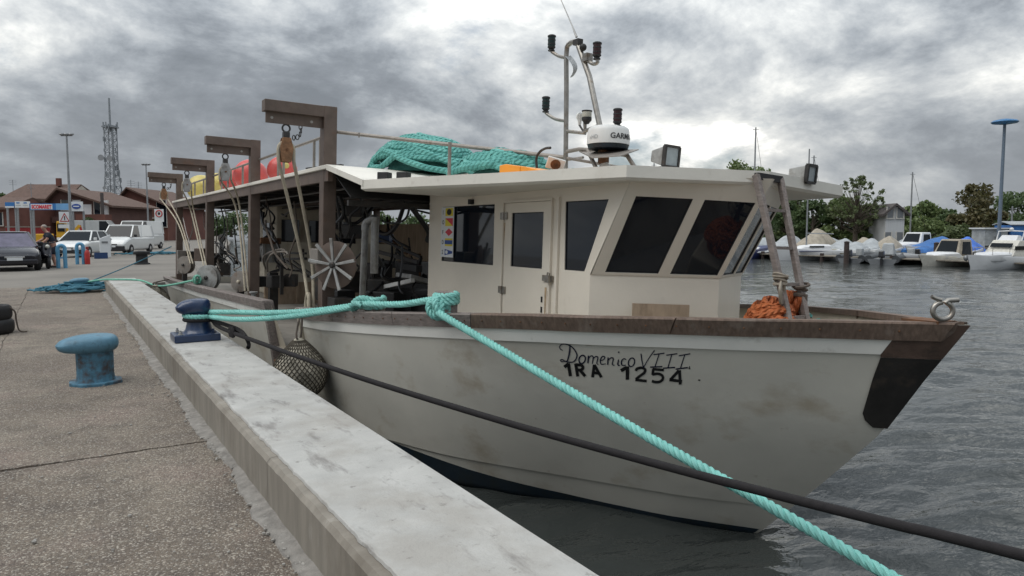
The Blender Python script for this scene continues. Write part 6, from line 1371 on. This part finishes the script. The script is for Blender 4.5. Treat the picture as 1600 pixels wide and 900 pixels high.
# ---------------------------------------------------------------- trees
def tree(name, label, px, pytop, hw_px, dep, leaf, seed, airy=False, zb=-.15, pybot=None, group='trees on the far bank', n=3600, ls=.17, trunk_h=.35):
    q = np.random.default_rng(seed); t = atd(px, pytop, dep); H = t.z-zb; R_ = hw_px*dep/FPX
    tr = thing(name, label, 'tree', (t.x, t.y, zb), 0, group)
    zc0 = H*trunk_h if pybot is None else max(.2, atd(px, pybot, dep).z-zb)
    nb = 26 if not airy else 120; cl = []
    pr = random.Random(seed); tk = MB()
    tk.tube([(0, 0, -.1), (.05, .03, zc0*.6), (-.05, .05, H*.55), (.03, 0, H*.8)], [R_*.075+.06, R_*.06+.04, R_*.04+.02, .02], 8)
    for i in range(nb):
        a = pr.uniform(0, 6.28); f = pr.uniform(.0, 1.0); zz = lerp(zc0, H*.95, f); rad = R_*math.sqrt(max(.05, 1-abs(2*f-.85)**2.2))*pr.uniform(.45, .98)
        c = Vector((rad*math.cos(a), rad*math.sin(a), zz)); cl.append((c, R_*pr.uniform(.18, .40)*(0.30 if airy else 1.05)))
        st_ = Vector((0, 0, max(zc0*.5, zz*.6))); tk.tube([st_, st_.lerp(c, .5)+Vector((0, 0, -.1)), c], [.06, .04, .012] if not airy else [.035, .022, .008], 5)
    tk.build('trunk', 'bark', tr, smooth=True)
    per = n//nb; V_ = []; F_ = []
    for c, r in cl:
        d = q.normal(size=(per, 3)); d /= np.linalg.norm(d, axis=1)[:, None]; rr = r*q.random(per)**(.45 if not airy else .6)
        P_ = np.array(c)+d*rr[:, None]*np.array([1, 1, .8])
        nrm = q.normal(size=(per, 3)); nrm /= np.linalg.norm(nrm, axis=1)[:, None]; u_ = np.cross(nrm, q.normal(size=(per, 3))); u_ /= np.linalg.norm(u_, axis=1)[:, None]; v_ = np.cross(nrm, u_)
        s = ls*(.6+.8*q.random(per))[:, None]
        o = len(V_)
        quad = np.stack([P_-u_*s, P_-v_*s*.55, P_+u_*s, P_+v_*s*.55], 1).reshape(-1, 3); V_.extend(map(tuple, quad)); F_.extend([(o+4*i, o+4*i+1, o+4*i+2, o+4*i+3) for i in range(per)])
    me = bpy.data.meshes.new('crown'); me.from_pydata(V_, [], F_); me.materials.append(M[leaf]); cr = bpy.data.objects.new('crown', me); COL.objects.link(cr); cr.parent = tr
T_ = [('bushy_tree', 'broad green tree rising behind the front edge of the wheelhouse roof', 1158, 249, 52, 82, 'leaf_green', 1, 0, 4200), ('bushy_tree', 'green tree behind the top of the ladder', 1212, 276, 40, 78, 'leaf_green', 2, 0, 3800), ('airy_tree', 'tall airy tree with thin open foliage above the moored boats', 1340, 270, 48, 66, 'leaf_pale', 3, 1, 2400),
      ('bushy_tree', 'dense dark tree right of the ladder', 1272, 316, 34, 70, 'leaf_dark', 4, 0, 4000), ('bushy_tree', 'low dense green tree beneath the airy tree', 1318, 312, 42, 69, 'leaf_green', 5, 0, 5000), ('bushy_tree', 'green tree in front of the left side of the white house', 1362, 318, 30, 68, 'leaf_green', 6, 0, 4000),
      ('bushy_tree', 'round green tree right of the white house', 1442, 319, 44, 74, 'leaf_green', 7, 0, 5000), ('bushy_tree', 'dark bushy tree between the round tree and the brownish tree', 1490, 332, 32, 78, 'leaf_dark', 8, 0, 4200), ('brownish_tree', 'large brownish autumn tree left of the blue disc lamp', 1530, 290, 48, 72, 'leaf_brown', 9, 0, 5200),
      ('pine_tree', 'dark spreading pine behind the blue disc lamp', 1592, 302, 58, 80, 'leaf_dark', 10, 0, 6000), ('bushy_tree', 'small light green bush under the brownish tree', 1500, 356, 30, 60, 'leaf_pale', 11, 0, 2600), ('bushy_tree', 'dark tree behind the ladder rungs', 1232, 312, 26, 74, 'leaf_dark', 12, 0, 3200), ('bushy_tree', 'dark tree behind the wheelhouse windows', 1180, 318, 36, 72, 'leaf_dark', 13, 0, 3200), ('bushy_tree', 'mid green tree filling the gap left of the round green tree', 1412, 338, 22, 78, 'leaf_green', 15, 0, 2800), ('bushy_tree', 'dark green tree just right of the round green tree', 1472, 326, 26, 82, 'leaf_dark', 16, 0, 3200), ('bushy_tree', 'low green tree in the gap behind the ladder top', 1248, 298, 30, 84, 'leaf_green', 17, 0, 3600), ('bushy_tree', 'bright green bush at the right edge', 1592, 345, 24, 58, 'leaf_pale', 14, 0, 2600)]
for nm, lb, px, pt, hw, dep, lf, sd_, airy, n in T_: tree(nm, lb, px, pt, hw, dep, lf, sd_, bool(airy), n=n, trunk_h=.12 if not airy else .3, ls=.2 if not airy else .12)
for i, (px, pt, hw, dep, lf, lb) in enumerate([(40, 326, 14, 96, 'leaf_dark', 'dark garden tree behind the red skip'), (74, 330, 14, 90, 'leaf_green', 'green garden tree below the blue fascia board'), (92, 334, 12, 86, 'leaf_dark', 'small dark tree below the warning sign'), (138, 340, 16, 82, 'leaf_dark', 'dark hedge tree under the brick balcony'), (242, 344, 10, 92, 'leaf_green', 'small green tree beside the red brick house'), (3, 300, 12, 118, 'leaf_dark', 'dark treetop at the far left edge'), (200, 346, 14, 95, 'leaf_dark', 'dark bush behind the vans'),
        (272, 334, 16, 130, 'leaf_dark', 'dark tree behind the stern of the boat')]): tree('garden_tree', lb, px, pt, hw, dep, lf, 50+i, zb=Z0, group='trees by the houses', n=2200, ls=.2, trunk_h=.1)
# hedge of far trees seen under the canopy
for i in range(7): tree('far_tree', ['far dark tree across the canal seen under the canopy, nearest the wheelhouse', 'far tree across the canal under the canopy, second from the wheelhouse', 'far tree across the canal under the canopy, third from the wheelhouse', 'far tree across the canal under the canopy, beside the nearest gallows post', 'far tree across the canal under the canopy, left of the nearest gallows post', 'far tree across the canal under the canopy, beside the second gallows post', 'far tree across the canal under the canopy, near the stern'][i], 650-i*58, 342-(i % 3)*5, 34, 120+8*i, 'leaf_dark', 80+i, n=1600, ls=.34, trunk_h=.1, group='far trees across the canal')
# white house on the far bank
h, x, He, Hr = house('white_house', 'small pale gabled house between the trees on the far bank', 1384, 1412, 334, 322.5, 64, 'house_white', 8, True, [(-.55, 3.0, .5, .9, 'car_grey'), (.5, 3.0, .5, .9, 'car_grey'), (-.7, .9, .5, .8, 'car_grey'), (.55, .9, .5, .8, 'car_grey')], -.1, .35, .48)
for ch in h.children:
    if ch.name.startswith('roof_slope'): ch.data.materials[0] = M['roof_dark']
lamp(1570, 192, 54, 'tall blue lamp post with a wide blue disc head at the right', True, -.15, 'blue disc lamps', 38); lamp(1088, 266, 112, 'distant blue disc lamp showing above the wheelhouse roof', True, -.15, 'blue disc lamps', 17)
# ---------------------------------------------------------------- moored boats on the far side
def BWp(px, py): return onz(px, py, WZ)
def small_hull(mb, L, B, fb, n=12, dr=.35, z0=-.25):
    rows = []
    for i in range(n+1):
        t = i/n; b = B/2*min(1, (1-(1-min(1, t/.55))**2.0)); b = max(b, .02); y = -L/2+L*t; sh = fb*(1.25-.35*t)
        rows.append([(-b*.97, y-dr*(1-t)**2, sh), (-b, y-dr*(1-t)**2*.9, sh*.9), (-b*.85, y, sh*.2), (-b*.5, y, z0), (b*.5, y, z0), (b*.85, y, sh*.2), (b, y-dr*(1-t)**2*.9, sh*.9), (b*.97, y-dr*(1-t)**2, sh)])
    mb.grid(rows); mb.poly(rows[-1]); mb.poly([r[0] for r in rows]+[r[-1] for r in rows[::-1]]); return mb
def tarp(mb, L, B, z0, H, seed, peak=.45, n=18, m=14):
    rows = []
    for i in range(n+1):
        t = i/n; y = -L/2+L*t; e = min(1, min(t, 1-t)/.16); hh = H*(.35+.65*math.exp(-((t-peak)/.30)**2))*(e**.6); row = []
        for j in range(m+1):
            s = -1+2*j/m; w_ = B/2*(.75+.25*e); z = z0+hh*(1-abs(s)**1.5)+.10*mnoise.noise(Vector((s*3, y*1.6, seed)))*(1-abs(s)*.5)+.07*abs(math.sin(y*2.3+seed))*(1-abs(s))*-1
            row.append((s*w_, y, z if abs(s) < .99 else z0-.25))
        rows.append(row)
    mb.grid(rows); mb.poly(rows[0]); mb.poly(rows[-1][::-1]); return mb
def outboard(parent, y, z=.3):
    e = MB().hexa([(-.17, y, z+.12), (.17, y, z+.12), (.17, y+.42, z+.2), (-.17, y+.42, z+.2), (-.14, y+.02, z+.62), (.14, y+.02, z+.62), (.13, y+.36, z+.58), (-.13, y+.36, z+.58)]).build('outboard_engine', 'engine_black', parent, bevel=.05)
    MB().box((0, y+.18, z-.35), (.12, .2, .95)).build('engine_leg', 'engine_black', e)
def mkboat(name, label, px, py, rz_, L, B, fb, hullm, kind, seed=0, tm=None, row=1, dz=0.0, peak=.45, H=1.0):
    p = BWp(px, py) if row == 1 else None
    if row == 2: p = atd(px, py, dz); p.z = WZ
    b = thing(name, label, 'boat', (p.x, p.y, WZ), rz_, 'boats moored on the far side')
    small_hull(MB(), L, B, fb).build('hull', hullm, b, smooth=True, ang=45)
    if kind == 'tarp':
        tarp(MB(), L*.98, B*1.03, fb*.95, H, seed, peak).build('cover', tm, b, smooth=True, ang=80)
    if kind == 'sail':
        loft(MB(), [ringpts(hw, fb*.8, z1, y, 12, .5) for y, hw, z1 in ((-L*.22, .25, fb+.08), (-L*.15, .55, fb+.32), (L*.05, .65, fb+.42), (L*.2, .62, fb+.40), (L*.22, .5, fb+.2))]).build('cabin', 'hull_white', b, smooth=True)
        for s in (-1, 1): MB().box((s*.63, 0, fb+.24), (.06, L*.2, .12)).build('cabin_window', 'car_glass', b)
        MB().tube([(0, -L*.08, fb), (0, -L*.08, fb+7.2)], [.06, .045], 8).build('mast', 'galv', b, smooth=True); MB().tube([(0, -L*.08, fb+1.2), (0, L*.3, fb+1.15)], .04, 6).build('boom', 'galv', b)
        MB().box((0, 0, fb*.9), (B*.99, L*.5, .04)).build('rub_strip', 'hull_navy', b)
    if kind == 'cabin':
        loft(MB(), [ringpts(hw, fb*.7, z1, y, 12, .45) for y, hw, z1 in ((-L*.36, .25, fb*1.3), (-L*.25, .7, fb*1.35+.1), (-L*.05, .9, fb*1.3+.15), (L*.02, .85, fb*1.2))]).build('foredeck', 'hull_white', b, smooth=True)
        MB().hexa([(-.85, -L*.08, fb*1.2), (.85, -L*.08, fb*1.2), (.85, L*.22, fb*1.1), (-.85, L*.22, fb*1.1), (-.65, L*.02, fb*1.2+.95), (.65, L*.02, fb*1.2+.95), (.7, L*.22, fb*1.2+.95), (-.7, L*.22, fb*1.2+.95)]).build('canopy', 'tarp_beige' if seed == 1 else 'hull_white', b, bevel=.06)
        MB().hexa([(-.70, -L*.07-.03, fb*1.25), (.70, -L*.07-.03, fb*1.25), (.70, -L*.06, fb*1.25), (-.70, -L*.06, fb*1.25), (-.55, L*.005-.03, fb*1.2+.85), (.55, L*.005-.03, fb*1.2+.85), (.55, L*.02, fb*1.2+.85), (-.55, L*.02, fb*1.2+.85)]).build('windscreen', 'car_glass', b)
        for s in (-1, 1): MB().hexa([(s*.84, 0, fb*1.3), (s*.86, 0, fb*1.3), (s*.86, L*.18, fb*1.25), (s*.84, L*.18, fb*1.25), (s*.69, L*.05, fb*1.2+.8), (s*.73, L*.05, fb*1.2+.8), (s*.75, L*.18, fb*1.2+.8), (s*.71, L*.18, fb*1.2+.8)]).build('side_window', 'car_glass', b)
        outboard(b, L*.5, fb*.4)
    if kind == 'cruiser':
        loft(MB(), [ringpts(hw, fb*.6, z1, y, 14, .4) for y, hw, z1 in ((-L*.40, .3, fb*1.25), (-L*.3, .9, fb*1.3+.1), (-L*.1, 1.1, fb*1.2+.25), (-L*.08, 1.12, fb*1.2+.3))]).build('foredeck', 'hull_white', b, smooth=True)
        MB().hexa([(-1.15, -L*.14, fb*1.1), (1.15, -L*.14, fb*1.1), (1.15, L*.2, fb), (-1.15, L*.2, fb), (-1.0, -L*.02, fb+1.35), (1.0, -L*.02, fb+1.35), (1.0, L*.2, fb+1.3), (-1.0, L*.2, fb+1.3)]).build('deckhouse', 'hull_cream', b, bevel=.06)
        MB().hexa([(-.7, -L*.02, fb+1.3), (.7, -L*.02, fb+1.3), (.7, L*.08, fb+1.3), (-.7, L*.08, fb+1.3), (-.6, L*.03, fb+1.75), (.6, L*.03, fb+1.75), (.6, L*.08, fb+1.7), (-.6, L*.08, fb+1.7)]).build('flybridge', 'hull_white', b, bevel=.04)
        for s in (-1, 1):
            MB().tube([(s*.95, L*.02, fb+1.3), (s*.95, L*.05, fb+2.05), (0, L*.05, fb+2.1)], .05, 8).build('arch', 'hull_white', b, smooth=True); MB().box((s*1.12, -L*.0, fb+.75), (.06, L*.2, .3)).build('side_window', 'car_glass', b)
            MB().tube(resample([(s*1.05, L*.1, fb*1.0+.45), (s*1.0, -L*.15, fb*1.25+.45), (s*.7, -L*.33, fb*1.35+.45), (s*.1, -L*.47, fb*1.4+.45)], .2), .018, 6).build('pulpit_rail', 'stainless', b)
            for y_, hw in ((-L*.15, 1.0), (-L*.33, .7), (-L*.46, .12)): MB().tube([(s*hw, y_, fb*1.2), (s*hw, y_, fb*1.3+.45)], .016, 5).build('stanchion', 'stainless', b)
        MB().ball((0, L*.05, fb+2.22), .14).build('radar_dome', 'hull_white', b, smooth=True); MB().box((0, -L*.07-.1, fb+.95), (1.6, .05, .35), Matrix.Rotation(-.5, 3, 'X')).build('windscreen', 'car_glass', b)
        MB().ball((-1.15, -L*.36, fb*.9), .17, (1, 1, 1.4)).build('anchor', 'car_grey', b)
    if kind == 'rib':
        b.children[0].data.materials[0] = M['car_grey']
        for s in (-1, 1): MB().tube(resample([(0, -L*.55, fb+.12), (s*B*.3, -L*.42, fb+.06), (s*B*.46, -L*.15, fb), (s*B*.46, L*.5, fb-.03)], .2), .23, 12).build('tube', hullm, b, smooth=True)
        outboard(b, L*.48, .28); MB().box((0, .1, fb+.35), (.4, .4, .5)).build('console', 'tarp_grey', b, bevel=.06)
        if seed: MB().hexa([(-.4, -.3, fb+.2), (.4, -.3, fb+.2), (.4, .5, fb+.2), (-.4, .5, fb+.2), (-.3, 0, fb+.95), (.3, 0, fb+.95), (.3, .3, fb+.9), (-.3, .3, fb+.9)]).build('seat_cover', 'tarp_grey', b, bevel=.05)
    return b
UD = math.radians(0)
mkboat('moored_boat', 'navy blue hulled boat showing left of the ladder', 1180, 403, 1.9, 5.0, 1.8, .75, 'hull_navy', 'tarp', 3, 'hull_white', H=.15)
mkboat('moored_boat', 'white sailing boat with bare mast right of the ladder', 1268, 406, -1.95, 5.6, 1.9, .72, 'hull_white', 'sail')
mkboat('moored_boat', 'grey inflatable with black outboard beside the left pile', 1344, 410, 1.75, 3.2, 1.6, .35, 'inflatable', 'rib')
mkboat('moored_boat', 'dark inflatable with a covered console left of the pale inflatable', 1388, 412, 1.9, 3.4, 1.7, .38, 'inflatable', 'rib', 1)
mkboat('moored_boat', 'pale grey inflatable bow-out between the two piles', 1422, 411, -1.3, 3.2, 1.6, .36, 'inflatable_pale', 'rib')
mkboat('moored_boat', 'small cabin boat with a cream canopy behind the right pile', 1482, 415, -1.75, 4.4, 1.8, .55, 'hull_cream', 'cabin', 1)
mkboat('moored_boat', 'large white motor cruiser with arch and rails at the right edge', 1572, 420, -1.75, 7.2, 2.5, .95, 'hull_white', 'cruiser').scale = (.76, .80, .70)
# second row ashore and behind
for lb, px, py, dep, rz_, L, B, fb, hm, tm, H, pk, sd_ in [
    ('boat under a light grey cover just left of the ladder', 1192, 384, 62, 1.8, 3.6, 1.9, .9, 'hull_white', 'tarp_grey', .7, .5, 1), ('boat under a light grey peaked cover between the ladder rails', 1232, 385, 60, 1.8, 4.0, 2.0, .9, 'hull_white', 'tarp_grey', 1.0, .45, 2),
    ('boat under a tall beige cover beyond the sailing boat', 1276, 387, 58, 1.7, 4.6, 2.2, .9, 'hull_white', 'tarp_beige', 1.45, .45, 3), ('boat under a pale cover left of the left pile', 1316, 388, 57, 1.75, 3.4, 1.9, .8, 'hull_cream', 'tarp_grey', .75, .4, 4),
    ('boat under a low white cover right of the left pile', 1338, 390, 54, 1.8, 3.0, 1.8, .8, 'hull_white', 'tarp_grey', .6, .5, 5), ('boat under a grey cover above the inflatables', 1360, 390, 55, 1.8, 3.4, 1.9, .8, 'hull_white', 'tarp_grey', .8, .45, 6), ('boat under a beige tent-like cover in front of the white house', 1388, 390, 55, 1.8, 3.4, 1.9, .8, 'hull_white', 'tarp_beige', 1.0, .5, 7),
    ('boat under a deep blue cover left of the right pile', 1462, 391, 54, -1.8, 5.0, 2.1, .8, 'hull_white', 'tarp_blue', .95, .6, 8), ('boat under a dull grey cover between the beige tall cover and the pale one', 1300, 386, 62, 1.75, 3.2, 1.8, .8, 'hull_white', 'tarp_grey', .8, .5, 11), ('small boat under a dark blue cover behind the white sports boat', 1440, 386, 60, 1.8, 3.0, 1.7, .7, 'hull_white', 'tarp_blue', .7, .5, 12), ('boat under a beige cover behind the low white cover', 1350, 385, 62, 1.8, 3.2, 1.8, .8, 'hull_cream', 'tarp_beige', .8, .5, 13), ('boat under a grey cover beside the white house', 1412, 386, 62, 1.8, 3.2, 1.8, .8, 'hull_white', 'tarp_grey', .7, .45, 14), ('boat under a pale cover behind the navy hulled boat', 1172, 384, 60, 1.8, 3.4, 1.8, .8, 'hull_white', 'tarp_grey', .7, .45, 15), ('boat under a bright royal blue cover left of the motor cruiser', 1510, 391, 52, 1.8, 3.9, 2.0, .8, 'hull_white', 'tarp_royal', .95, .5, 9)]:
    mkboat('covered_boat', lb, px, py, rz_, L, B, fb, hm, 'tarp', sd_, tm, 2, dep, pk, H)
mkboat('moored_boat', 'white sports boat with a hardtop behind the pale inflatable', 1426, 391, -1.7, 4.6, 2.0, .85, 'hull_white', 'cabin', 0, None, 2, 56)
p = atd(1545, 384, 56); sh = thing('boat_shed', 'low grey shed behind the motor cruiser', 'shed', (p.x, p.y, -.15), -YAW)
MB().box((0, 0, .85), (1.7, 1.6, 1.7)).build('wall', 'tarp_grey', sh); MB().box((0, 0, 1.76), (2.0, 1.9, .1)).build('roof', 'sign_white', sh); MB().box((.2, -.81, .6), (.6, .04, 1.1)).build('door', 'car_grey', sh)
p = atd(1592, 380, 56); bt = thing('blue_tent', 'big square blue tarpaulin shelter at the right edge', 'shelter', (p.x, p.y, -.15), -YAW)
MB().box((0, 0, 1.0), (2.6, 2, 2.0)).build('cover', 'tarp_blue', bt, bevel=.05); MB().prism([(-1.4, -1.1, 2.0), (1.4, -1.1, 2.0), (1.4, 0, 2.25), (-1.4, 0, 2.25)], (0, 0, .05)).build('roof_front', 'tarp_grey', bt); MB().prism([(-1.4, 0, 2.25), (1.4, 0, 2.25), (1.4, 1.1, 2.0), (-1.4, 1.1, 2.0)], (0, 0, .05)).build('roof_back', 'tarp_grey', bt)
# piles, masts and landing stage
for px, py, h_, lb in ((1322, 412, 1.35, 'dark wooden pile with a cap beside the grey inflatable'), (1462, 413, 1.3, 'dark wooden pile in front of the small cabin boat'), (1408, 400, .9, 'short rusty brown pile behind the pale inflatable'), (1444, 404, .8, 'short orange-brown post left of the small cabin boat')):
    p = BWp(px, py); tag(MB().lathe([(.16, -1.5), (.16, h_*.75), (.15, h_), (.17, h_), (.17, h_+.06), (.05, h_+.1)], p, 14).build('mooring_pile', 'pile_wood' if h_ > 1 else 'rust_orange', None, True), lb, 'pile', 'piles on the far side')
for px, pt, dep, lb in ((1181, 199, 66, 'tall bare mast rising left of the ladder'), (1426, 269, 70, 'bare mast rising behind the round tree'), (1582, 322, 60, 'short white mast at the right edge by the blue shelter'), (1272, 243, 72, 'mast with a wind vane behind the right floodlight'), (1022, 255, 74, 'thin mast tip just left of the front floodlight')):
    t = atd(px, pt, dep); ms = thing('boat_mast', lb, 'mast', (t.x, t.y, -.15), world=True); OFF[ms.name] = Vector((t.x, t.y, -.15))
    MB().tube([(t.x, t.y, -.15), (t.x, t.y, t.z)], [.09, .06], 8).build('spar', 'galv', ms, smooth=True)
    MB().tube([(t.x, t.y, t.z-.05), Vector((t.x, t.y, 1.0))+_r*1.6], .016, 5).build('stay', 'dark_steel', ms); MB().bar(Vector((t.x, t.y, t.z-.2))-_r*.25, Vector((t.x, t.y, t.z-.2))+_r*.25, .04, .04).build('spreader', 'galv', ms)
dk_ = thing('landing_stage', 'low wooden landing stage along the far bank behind the moored boats', 'jetty', (45.6, 30, WZ), world=True)
for i in range(90):
    y = 6+i*.62; MB().box((45.9, y, -.30), (2.6, .58, .06)).build('deck_board', 'pontoon', dk_)
for i in range(12):
    y = 7+i*5; MB().lathe([(.13, -1.2), (.13, -.1)], (44.75, y, 0), 8).build('stage_pile', 'pile_wood', dk_)
